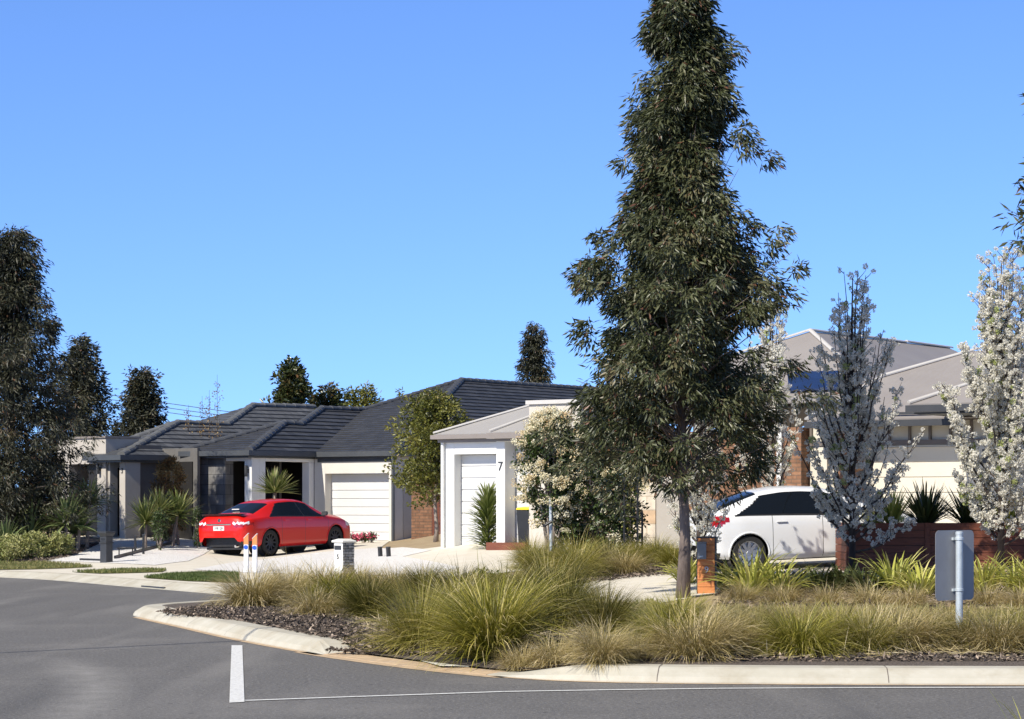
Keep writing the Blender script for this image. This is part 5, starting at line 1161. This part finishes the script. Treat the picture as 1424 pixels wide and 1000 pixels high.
LW = 4.45
hatch = dict(sedan, L=LW, axles=(.84, 3.50), hw=.885, spokes=10, r=.32, arch=.365,
  top=[(0, .70), (.03, .92), (.12, 1.06), (.30, 1.12), (.75, 1.30), (1.15, 1.42), (1.55, 1.472), (1.9, 1.475), (2.3, 1.45), (2.6, 1.38), (3.45, 1.02), (3.9, .93), (4.2, .82), (4.36, .70), (4.45, .55)],
  sill=[(0, .48), (.05, .32), (.2, .25), (.5, .22), (1.2, .19), (3.2, .19), (3.9, .20), (4.3, .22), (4.45, .40)],
  belt=[(0, .68), (.06, .88), (.25, .97), (.8, .985), (1.5, .965), (3.35, .90), (3.8, .82), (4.2, .70), (4.45, .50)],
  w=[(0, .58), (.03, .70), (.12, .80), (.32, .86), (.7, .885), (1.2, .888), (3.55, .888), (3.95, .86), (4.22, .77), (4.36, .66), (4.45, .44)],
  wr=[(0, .45), (.06, .60), (.3, .66), (.75, .62), (1.2, .56), (1.8, .565), (2.4, .56), (3.4, .69), (3.9, .68), (4.25, .58), (4.45, .35)],
  rail=[(0, .69), (.06, .93), (.3, 1.06), (.75, 1.235), (1.15, 1.36), (1.55, 1.41), (1.9, 1.413), (2.3, 1.385), (2.6, 1.315), (3.45, .96), (3.9, .88), (4.2, .78), (4.45, .52)],
  seams=(1.28, 2.22, 3.18), doors=((1.28, 2.22, 'rear_door'), (2.22, 3.18, 'front_door')), pillars=(2.18,), cab=(.5, 3.3),
  win_rear=(.62, 1.15), win_front=(3.16, 2.56), ws=(2.58, 3.42), bl=(.34, 1.08),
  zones=[('tail_light', lambda x, y, z, s: x < .52-1.6*abs(z-.93) and .82 < z < 1.0 and y > .38 and s <= 5), ('headlight', lambda x, y, z, s: 3.95 < x < 4.32 and .62 < z < .80 and y > .42 and s <= 6), ('grille', lambda x, y, z, s: x > 4.36 and .35 < z < .6 and y < .5), ('lower_trim', lambda x, y, z, s: x < .3 and z < .34 and s <= 5)],
  handles=((1.45, .86), (2.40, .85)), mirror=(3.0, .98), mirror_mat=M['white_paint'])
thw = R(13); Yc = 42.6; wx = (1041-CX)/F*Yc
hd = Vector((math.cos(thw), math.sin(thw), 0)); rt = Vector((math.sin(thw), -math.cos(thw), 0))
org = Vector((wx, Yc, 0))-hd*.84-rt*.76
z0, eul = car_matrix(org, thw, hatch)
root = empty('parked_car', (org.x, org.y, z0), 'white car parked behind the yellow flax and orange letterbox', 'car'); root.rotation_euler = (eul[0]*-1, eul[1], eul[2])
on_rear, made = make_car(root, hatch, M['white_paint'], M['rim_silver'])
m = MB(); x = on_rear(0, .72); m.box(x-.012, x+.005, -.186, .186, .66, .77); m.build('number_plate', M['plate'], root, bevel=.003)

# ---------------------------------------------------------------- street furniture and garden walls
# blank back of the sign
sp = gp(1334, 897); 
root = empty('road_sign', sp, 'blank grey back of a road sign on a galvanised post in the grass', 'sign')
ztop = HC-(742-YH)*sp.y/F-sp.z; pb0 = HC-(835-YH)*sp.y/F-sp.z; pt0 = HC-(737.5-YH)*sp.y/F-sp.z
m = MB(); m.tube([(0, 0, -.3), (0, 0, ztop)], .038, 20); m.lathe([(.041, 0), (.041, .025), (.03, .035)], (0, 0, ztop-.012), 'z', 20); m.build('post', M['galv'], root, smooth=40)
pr_ = empty('sign_plate', (0, 0, 0), None, None); pr_.parent = root; bpy.data.objects.remove(pr_)
wd = .30; r_ = .055; pts = []
for cx_, cz_, a0 in ((wd-r_, pt0-r_, 0), (-wd+r_, pt0-r_, 90), (-wd+r_, pb0+r_, 180), (wd-r_, pb0+r_, 270)):
    for k in range(7): a = R(a0+15*k); pts.append((cx_+r_*math.cos(a), cz_+r_*math.sin(a)))
m = MB(); m.hull([(x, .062, z) for x, z in pts], [(x, .065, z) for x, z in pts]); pl = m.build('sign_plate', M['alu'], root)
pl.rotation_euler = (0, 0, R(38))
for zz in (pt0-.09, pb0+.11):
    m = MB(); m.lathe([(.042, -.016), (.046, -.012), (.046, .012), (.042, .016)], (0, 0, zz), 'z', 20); m.box(-.05, .05, .036, .0615, zz-.014, zz+.014); o = m.build('bracket', M['galv'], root, smooth=40); o.rotation_euler = (0, 0, R(38))
# orange letterbox
lb = gp(982, 826); s = F/lb.y
root = empty('letterbox', lb, 'orange timber pillar letterbox with grey metal box beside the gum trunk', 'letterbox', None, R(-4))
hh = 78/s; w_ = 24/s/2
m = MB(); nb = 8
for i in range(nb): m.box(-w_, w_, -.02, .0, i*hh/nb+.002, (i+1)*hh/nb-.002)
m.build('timber_cladding', M['cedar'], root, bevel=.003)
m = MB(); m.box(-w_-.012, w_+.012, .001, .16, -.1, hh); m.box(-w_-.014, w_+.03, -.026, .162, hh+.001, hh+.02); m.box(w_+.001, w_+.03, -.026, .16, -.1, hh); m.build('frame', M['charcoal'], root)
m = MB(); bx0, bx1 = -w_-.005, -w_+.135; m.box(bx0, bx1, -.14, -.021, hh-.33, hh-.08); m.box(bx0-.006, bx1+.006, -.15, -.021, hh-.079, hh-.06); o = m.build('mail_box', M['box_grey'], root, bevel=.006)
m = MB(); m.box(bx0+.035, bx1-.05, -.1425, -.1405, hh-.30, hh-.275); m.build('name_slot', M['galv'], o)
n_ = numeral('9', .14, M['galv'], 'house_number', root); n_.location = (.005, -.028, hh-.50)
# grey stone letterbox
lb = gp(478, 806); s = F/lb.y; hh = 56/s
root = empty('letterbox', lb, 'grey stacked stone letterbox with white smooth side and pale cap', 'letterbox', None, R(-48)); q = .14
m = MB(); m.box(-q+.012, q, -q, q, -.1, hh-.06); body = m.build('core', M['white_render'], root, bevel=.006)
M['rubble'] = brickmat('stacked_stone', (.16, .165, .17), (.42, .42, .42), (.05, .05, .05), .16, .055, .006, rough=.9, bump=1, noise=(18, .6))
m = MB()
zz = 0
while zz < hh-.07:
    h_ = rng.uniform(.035, .06); xx = -q
    while xx < q-.01:
        l_ = min(rng.uniform(.07, .16), q-xx); m.box(q+.001, q+rng.uniform(.012, .03), xx+.002, xx+l_-.002, zz+.002, min(zz+h_, hh-.06)-.002); xx += l_
    zz += h_
m.build('stone_cladding', M['rubble'], root, bevel=.004)
m = MB(); b_ = [(-q-.03, -q-.03), (q+.04, -q-.03), (q+.04, q+.03), (-q-.03, q+.03)]
m.hull([(x, y, hh-.06) for x, y in b_], [(x, y, hh-.025) for x, y in b_]); m.hull([(x, y, hh-.0248) for x, y in b_], [(x*.45, y*.45, hh+.01) for x, y in b_]); m.build('cap', M['whiteconc'], root, bevel=.004)
m = MB(); m.box(-.10, .10, -q-.012, -q-.001, hh-.20, hh-.12); m.build('mail_slot', M['charcoal'], root)
n_ = numeral('5', .13, M['charcoal'], 'house_number', root); n_.location = (0, -q-.008, hh-.34)
# black pedestal letterbox
lb = gp(148, 783); s = F/lb.y; u_ = 1/s
root = empty('letterbox', lb, 'black pedestal letterbox with flared flat top on the white gravel', 'letterbox', None, R(-38))
def sq(m, hw0, z0, hw1, z1): m.hull([(a*hw0, b*hw0, z0) for a, b in ((-1, -1), (1, -1), (1, 1), (-1, 1))], [(a*hw1, b*hw1, z1) for a, b in ((-1, -1), (1, -1), (1, 1), (-1, 1))])
m = MB(); sq(m, 6.5*u_, -.1, 6.2*u_, 27*u_); sq(m, 7.4*u_, 27.01*u_, 7.4*u_, 29*u_); sq(m, 6.3*u_, 29.01*u_, 6.5*u_, 37*u_); m.build('pedestal', M['charcoal'], root, bevel=.008)
m = MB(); sq(m, 6.6*u_, 37.02*u_, 9*u_, 42*u_); sq(m, 9*u_, 42.01*u_, 9*u_, 44*u_); m.build('top', M['charcoal'], root, bevel=.006)
m = MB(); m.box(-4*u_, 4*u_, -6.75*u_, -6.5*u_, 32*u_, 34.5*u_); m.build('mail_slot', M['black'], root)
# marker posts
for i, (px_, lab) in enumerate(((342.5, 'left white marker post with slanted orange top and blue dot'), (354.5, 'right white marker post with slanted orange top and blue dot'))):
    lb = gp(px_, 797); s = F/lb.y; hh = (797-741.5-i*.6)/s; w_ = 3.2/s
    root = empty('marker_post', lb, lab, 'marker post', 'white marker posts', R(-12))
    m = MB(); m.box(-w_, w_, -.03, .03, -.2, hh-.24); m.build('post', M['white_post'], root, bevel=.006)
    m = MB(); m.hull([(-w_, -.03, hh-.239), (w_, -.03, hh-.239), (w_, .03, hh-.239), (-w_, .03, hh-.239)], [(-w_, -.03, hh-.11), (w_, -.03, hh-.005), (w_, .03, hh-.005), (-w_, .03, hh-.11)]); m.build('orange_top', M['orange_band'], root)
    m = MB(); m.hull([(-w_-.004, -.034, hh-.113), (w_+.004, -.034, hh-.008), (w_+.004, .034, hh-.008), (-w_-.004, .034, hh-.113)], [(-w_-.004, -.034, hh-.10), (w_+.004, -.034, hh+.006), (w_+.004, .034, hh+.006), (-w_-.004, .034, hh-.10)]); m.build('post_cap', M['white_post'], root)
    m = MB(); m.lathe([(.045, -.036), (.045, -.031)], (.0, 0, hh-.30), 'y', 18); m.build('blue_dot', M['blue_dot'], root)
# black edging, posts and low bench in the white gravel
a, b_ = gp(160, 778), gp(248, 755)
root = empty('garden_edging', (a+b_)/2, 'long low black timber edging board across the white gravel', 'garden edging'); d = (b_-a); m = MB(); nn = Vector((-d.y, d.x, 0)).normalized()*.03; up = Vector((0, 0, .13))
h2 = d/2; m.hull([-h2-nn-up, h2-nn-up, h2+nn-up, -h2+nn-up], [-h2-nn+up*.7, h2-nn+up*.7, h2+nn+up*.7, -h2+nn+up*.7]); m.build('board', M['black'], root)
a, b_ = gp(112, 780), gp(141, 781); d = b_-a; root = empty('garden_edging', (a+b_)/2, 'short black edging board left of the pedestal letterbox', 'garden edging'); h2 = d/2; nn = Vector((-d.y, d.x, 0)).normalized()*.03
m = MB(); m.hull([-h2-nn-up, h2-nn-up, h2+nn-up, -h2+nn-up], [-h2-nn+up*.5, h2-nn+up*.5, h2+nn+up*.5, -h2+nn+up*.5]); m.build('board', M['black'], root)
for px_, py_, h_, lab in ((188, 770, 24, 'left black garden post standing in the white gravel'), (199.5, 771.5, 27, 'right and slightly taller black garden post in the white gravel')):
    lb = gp(px_, py_); s = F/lb.y; root = empty('garden_post', lb, lab, 'post', 'black garden posts'); m = MB(); m.box(-.028, .028, -.028, .028, -.1, h_/s); m.build('shaft', M['black'], root, bevel=.004); m = MB(); m.box(-.034, .034, -.034, .034, h_/s+.001, h_/s+.03); m.build('cap', M['charcoal'], root)
lb = gp(175, 774); s = F/lb.y; root = empty('low_bench', lb, 'small low black bench beside the two garden posts', 'bench', None, R(10)); m = MB(); m.box(-.22, .22, -.12, .12, .19, .23); m.build('seat', M['black'], root, bevel=.006)
for x_ in (-.17, .17):
    for y_ in (-.08, .08): m = MB(); m.box(x_-.015, x_+.015, y_-.015, y_+.015, -.05, .189); m.build('leg', M['black'], root)
for px_, py_, lab in ((216.5, 753, 'left small pale garden lantern on the edging'), (231.5, 752.5, 'right small pale garden lantern near the yuccas')):
    lb = gp(px_, py_); root = empty('garden_lantern', lb, lab, 'lantern', 'small garden lanterns'); m = MB(); m.lathe([(.05, 0), (.035, .05), (.05, .1), (.05, .13)], (0, 0, 0), 'z', 12); m.build('base', M['kerb'], root); m = MB(); m.lathe([(.03, .131), (.045, .16), (.02, .21), (.005, .22)], (0, 0, 0), 'z', 12); m.build('head', M['galv'], root)
for px_, lab in ((529.5, 'left short black pipe stub by the white gravel'), (541, 'right short black pipe stub by the white gravel')):
    lb = gp(px_, 775); s = F/lb.y; root = empty('pipe_stub', lb, lab, 'pipe', 'black pipe stubs'); m = MB(); m.tube([(0, 0, -.1), (-.02, 0, 13/s)], .055, 12); m.build('pipe', M['black'], root); m = MB(); m.tube([(-.02, 0, 13/s+.001), (-.021, 0, 13/s+.03)], .06, 12); m.build('cap', M['charcoal'], root)
# brick wall and timber gate between the houses
def world_box(name, pxa, pxb, Y, pyt, mt, depth, label, cat, boards=0, zlow=None):
    a, b_ = at(pxa, pyt, Y), at(pxb, pyt, Y); z0_ = H(a.x, Y)-.1; root = empty(name, (a.x, Y, z0_+.1), label, cat); w_ = b_.x-a.x; h_ = a.z-z0_-.1
    return root, w_, h_
root, w_, h_ = world_box('brick_wall', 572, 600.5, 69, 668, None, .2, 'brown brick wall between the white garage and number 7', 'wall')
m = MB(); m.box(0, w_, 0, .22, -.3, h_); m.build('wall', M['brick'], root); m = MB(); m.box(-.02, w_, -.02, .24, h_+.001, h_+.05); m.build('coping', M['taupe'], root)
root, w_, h_ = world_box('timber_gate', 600.8, 614.5, 68.9, 671, None, .05, 'red brown timber gate beside the brown brick wall', 'gate')
for i in range(4): m = MB() if i == 0 else m; m.box(i*w_/4+.004, (i+1)*w_/4-.004, 0, .03, -.1, h_)
m.build('boards', M['merbau'], root); m = MB(); m.box(0, w_, .031, .06, h_*.2, h_*.25); m.box(0, w_, .031, .06, h_*.8, h_*.85); m.build('rails', M['merbau'], root)
# sandstone wall with grey end
root, w_, h_ = world_box('feature_wall', 842, 912, 52, 663, None, .3, 'sandstone clad garden wall with grey rendered end behind the dark stakes', 'wall')
m = MB(); m.box(0, w_, 0, .3, -.4, h_); m.build('stone_cladding', M['sandstone'], root, bevel=.01); m = MB(); m.box(w_+.002, w_+.62, .02, .5, -.4, h_+.003); m.build('end_pier', M['beige_render'], root, bevel=.01)
m = MB(); m.box(-.03, w_+.0, -.03, .33, h_+.004, h_+.05); m.build('coping', M['kerb'], root)
# stakes
for px_, pyt, pyb, lab in ((868, 666, 772, 'left tall dark timber stake of the tied sapling'), (886.5, 660, 772, 'right tall dark timber stake of the tied sapling'), (893, 712, 772, 'short dark stake right of the tied sapling')):
    lb = gy(px_, 46 if pyt < 700 else 46.3); s = F/lb.y; m = MB(); hh = HC-(pyt-YH)/s-lb.z; root = empty('garden_stake', lb, lab, 'stake'); m.box(-.02, .02, -.02, .02, -.1, hh); m.build('shaft', M['black'], root, bevel=.004); m = MB(); m.hull([(-.02, -.02, hh+.001), (.02, -.02, hh+.001), (.02, .02, hh+.001), (-.02, .02, hh+.001)], [(-.006, -.006, hh+.04), (.006, -.006, hh+.04), (.006, .006, hh+.04), (-.006, .006, hh+.04)]); m.build('point', M['black'], root)
c = at(868, 717, 45.96); d_ = at(886.5, 719, 45.96); m = MB(); m.tube([c, (c+d_)/2+Vector((0, -.03, -.01)), d_], .022, 8); m.box(c.x-.035, c.x+.035, c.y-.03, c.y+.07, c.z-.025, c.z+.025); m.box(d_.x-.035, d_.x+.035, d_.y-.03, d_.y+.07, d_.z-.025, d_.z+.025); o = m.build('tree_tie', M['black']); tag(o, 'black rubber tie strapped between the two tall dark stakes', 'tree tie')
lb = gy(766.5, 46.6); s = F/lb.y; root = empty('garden_stake', lb, 'weathered grey stake supporting the young flowering tree', 'stake'); m = MB(); m.tube([(0, 0, -.1), (-.01, 0, 1.35)], .033, 10); m.build('shaft', M['galv'], root); m = MB(); m.tube([(-.01, 0, 1.351), (-.01, 0, 1.38)], .026, 10); m.build('tip', M['bark_pale'], root)
c = at(757, 731, 46.5); d_ = at(767.5, 725, 46.5); m = MB(); m.tube([c, d_], .028, 8); m.box(c.x-.03, c.x+.03, c.y-.04, c.y+.04, c.z-.03, c.z+.02); o = m.build('tree_tie', M['black']); tag(o, 'black tie around the thin trunk and grey stake', 'tree tie')
# yellow lidded bin in the porch of number 7
bL, bR = fs.q(719, 700, qP+.12), fs.q(738.5, 700, qP+.12); w_ = bR.x-bL.x; zt_ = fs.q(728, 706, qP+.12).z
wl = fs.o+fs.u*(bL.x+w_/2)+fs.v*(qP+.24)
root = empty('wheelie_bin', (wl.x, wl.y, fs.o.z+.10), 'black wheelie bin with yellow lid in the porch of number 7', 'bin', None, -fs.a); hb = zt_-.10
m = MB(); k_ = w_/2; m.hull([(-k_*.85, -.12, 0), (k_*.85, -.12, 0), (k_*.85, .12, 0), (-k_*.85, .12, 0)], [(-k_, -.15, hb-.05), (k_, -.15, hb-.05), (k_, .15, hb-.05), (-k_, .15, hb-.05)]); m.build('body', M['black'], root, bevel=.012)
m = MB(); m.hull([(-k_-.015, -.17, hb-.049), (k_+.015, -.17, hb-.049), (k_+.015, .16, hb-.049), (-k_-.015, .16, hb-.049)], [(-k_*.9, -.15, hb+.0), (k_*.9, -.15, hb+.0), (k_*.9, .15, hb+.02), (-k_*.9, .15, hb+.02)]); m.build('lid', M['yellow'], root, bevel=.01)
for sd in (-1, 1): m = MB(); m.lathe([(.06, -.02), (.06, .02)], (sd*k_*.7, .15, .06), 'x', 14); m.build('wheel', M['tyre'], root)
# timber planter and its plants
a = gy(1177, 41.3); zt_ = HC-(727-YH)*41.3/F; Lp = (1490-1177)*41.3/F
root = empty('timber_planter', (a.x, 41.3, a.z), 'long raised garden bed of dark red horizontal timber boards', 'planter'); hh = zt_-a.z; nb = 7
m = MB()
for i in range(nb):
    z0_, z1_ = -.05+(hh+.05)*i/nb+.004, -.05+(hh+.05)*(i+1)/nb-.004; m.box(0, Lp, 0, .035, z0_, z1_); m.box(0, .035, .036, 1.4, z0_, z1_)
m.build('boards', M['merbau'], root, bevel=.004)
m = MB(); m.box(.036, Lp, .036, .12, -.05, hh-.03); m.box(.036, .12, .121, 1.4, -.05, hh-.03); m.build('backing', M['black'], root); m = MB(); m.box(.12, Lp, .121, 1.4, -.05, hh-.06); m.build('soil', M['mulch'], root)
for x_ in (.02, 1.35, 2.7): m = MB(); m.box(x_, x_+.09, -.02, -.001, -.05, hh-.001); m.build('post', M['merbau'], root, bevel=.004)
for px_, L_, dk, n_, lab in ((1287, .82, 1, 150, 'dark spiky cordyline in the middle of the timber planter'), (1345, .85, 1, 110, 'dark spiky plant at the lit end of the planter, half behind white blossom'), (1240, .7, 0, 90, 'yellow green strappy plant in the left end of the planter'), (1405, .7, 0, 90, 'yellow green strappy plant in the planter behind the sunlit pear'), (1216, .5, 0, 60, 'small strappy plant at the planter corner behind the shaded pear')):
    strap_plant('cordyline' if dk else 'flax_plant', ((px_-CX)*41.9/F, 41.9, zt_-.06), n_, L_, .045, M['flax_dark' if dk else 'flax'], lab, 'plants in the timber planter', lean=(.02, 1.1), droop=(.05, .7), spread=.09)
# blades of a strappy plant near the viewer, bottom right
o = drape('near_verge', [(2.7, 12.5), (6, 12.5), (6, 15.2), (2.9, 15.2)], .02, M['dirt'], zfix=0)
strap_plant('strappy_plant', (3.12, 14.0, .02), 26, .62, .010, M['flax'], 'thin green blades poking into the bottom right corner', None, lean=(.15, .9), droop=(.2, 1.0), spread=.1)
# overhead lines
def cable(p, q, sag, rad, label, mt):
    p, q = Vector(p), Vector(q); m = MB(); m.tube([p.lerp(q, t)+Vector((0, 0, -sag*4*t*(1-t))) for t in np.linspace(0, 1, 40)], rad, 6); o = m.build('power_line', mt); tag(o, label, 'power line', 'distant power lines'); return o
for i, (ya, yb, lab) in enumerate(((505, 588, 'top wire of the distant power lines above the grey roof'), (512, 594, 'middle wire of the distant power lines above the grey roof'), (519, 600, 'bottom wire of the distant power lines above the grey roof'))):
    cable(at(-110, ya, 115), at(440, yb, 115), .15, .018, lab, M['gutter'])
for px_, Y_ in ((-112, 115.3),):
    p = at(px_, 690, Y_); root = empty('power_pole', (p.x, p.y, .1), 'timber power pole carrying the distant power lines', 'power pole'); m = MB(); m.tube([(0, 0, -.2), (0, 0, 8.9)], [.17, .11], 10); m.build('pole', M['bark_pale'], root); m = MB(); m.box(-.9, .9, -.06, .06, 8.0, 8.15); m.build('crossarm', M['bark_pale'], root)
# street cable overhead, seen by its shadow line on the road
def toward_sun(px, py, h): g_ = gp(px, py, 0); return g_+TOSUN*(h/TOSUN.z)
a, b_ = toward_sun(0, 908, 10.6), toward_sun(300, 893, 10.6); d = (b_-a).normalized()
m = MB(); m.tube([a-d*14, a, b_, b_+d*38], .035, 8); o = m.build('overhead_cable', M['black']); tag(o, 'thin black street cable high above the road', 'cable')
# ---------------------------------------------------------------- light, sky, camera
sun = bpy.data.lights.new('sun', 'SUN'); sun.energy = 5.0; sun.angle = R(.5); sun.color = (1, .93, .81)
so = bpy.data.objects.new('sun', sun); COL.objects.link(so); so.rotation_euler = TOSUN.to_track_quat('Z', 'Y').to_euler()
w = bpy.data.worlds.new('World'); sc.world = w; w.use_nodes = True; nt = w.node_tree
sk = nt.nodes.new('ShaderNodeTexSky'); sk.sky_type = 'NISHITA'; sk.sun_disc = False; sk.sun_elevation = SUN_EL
sk.sun_rotation = math.atan2(TOSUN.x, TOSUN.y); sk.air_density = 1.0; sk.dust_density = .3; sk.ozone_density = 1.5; sk.altitude = 100
tc = nt.nodes.new('ShaderNodeTexCoord'); mp = nt.nodes.new('ShaderNodeMapping'); mp.inputs['Location'].default_value = (0, 0, .12); mp.inputs['Scale'].default_value = (1, 1, 1.25)
nt.links.new(tc.outputs['Generated'], mp.inputs['Vector']); nt.links.new(mp.outputs[0], sk.inputs['Vector'])   # clear air: the deep blue of higher sky reaches low down
vm = nt.nodes.new('ShaderNodeVectorMath'); vm.operation = 'MULTIPLY'; 
sx = nt.nodes.new('ShaderNodeSeparateXYZ'); nt.links.new(tc.outputs['Generated'], sx.inputs[0])
er = nt.nodes.new('ShaderNodeMapRange'); er.inputs[1].default_value = .22; er.inputs[2].default_value = .60; nt.links.new(sx.outputs[2], er.inputs[0])
gm = nt.nodes.new('ShaderNodeMix'); gm.data_type = 'RGBA'; nt.links.new(er.outputs[0], gm.inputs[0]); gm.inputs[6].default_value = (.81, 1.09, 1.60, 1); gm.inputs[7].default_value = (.42, .45, .52, 1)   # deeper towards the zenith
nt.links.new(gm.outputs[2], vm.inputs[1])
nt.links.new(sk.outputs[0], vm.inputs[0]); nt.links.new(vm.outputs[0], nt.nodes['Background'].inputs['Color']); nt.nodes['Background'].inputs['Strength'].default_value = .12
cam = bpy.data.cameras.new('camera'); co = bpy.data.objects.new('camera', cam); COL.objects.link(co)
co.location = (0, 0, HC); co.rotation_euler = (R(90), 0, 0); cam.sensor_width = 36; cam.lens = F/1424*36; cam.shift_y = (YH-500)/1424; cam.clip_end = 4000
sc.camera = co
sc.view_settings.view_transform = 'Standard'; sc.view_settings.look = 'None'; sc.view_settings.exposure = .40; sc.view_settings.gamma = 1
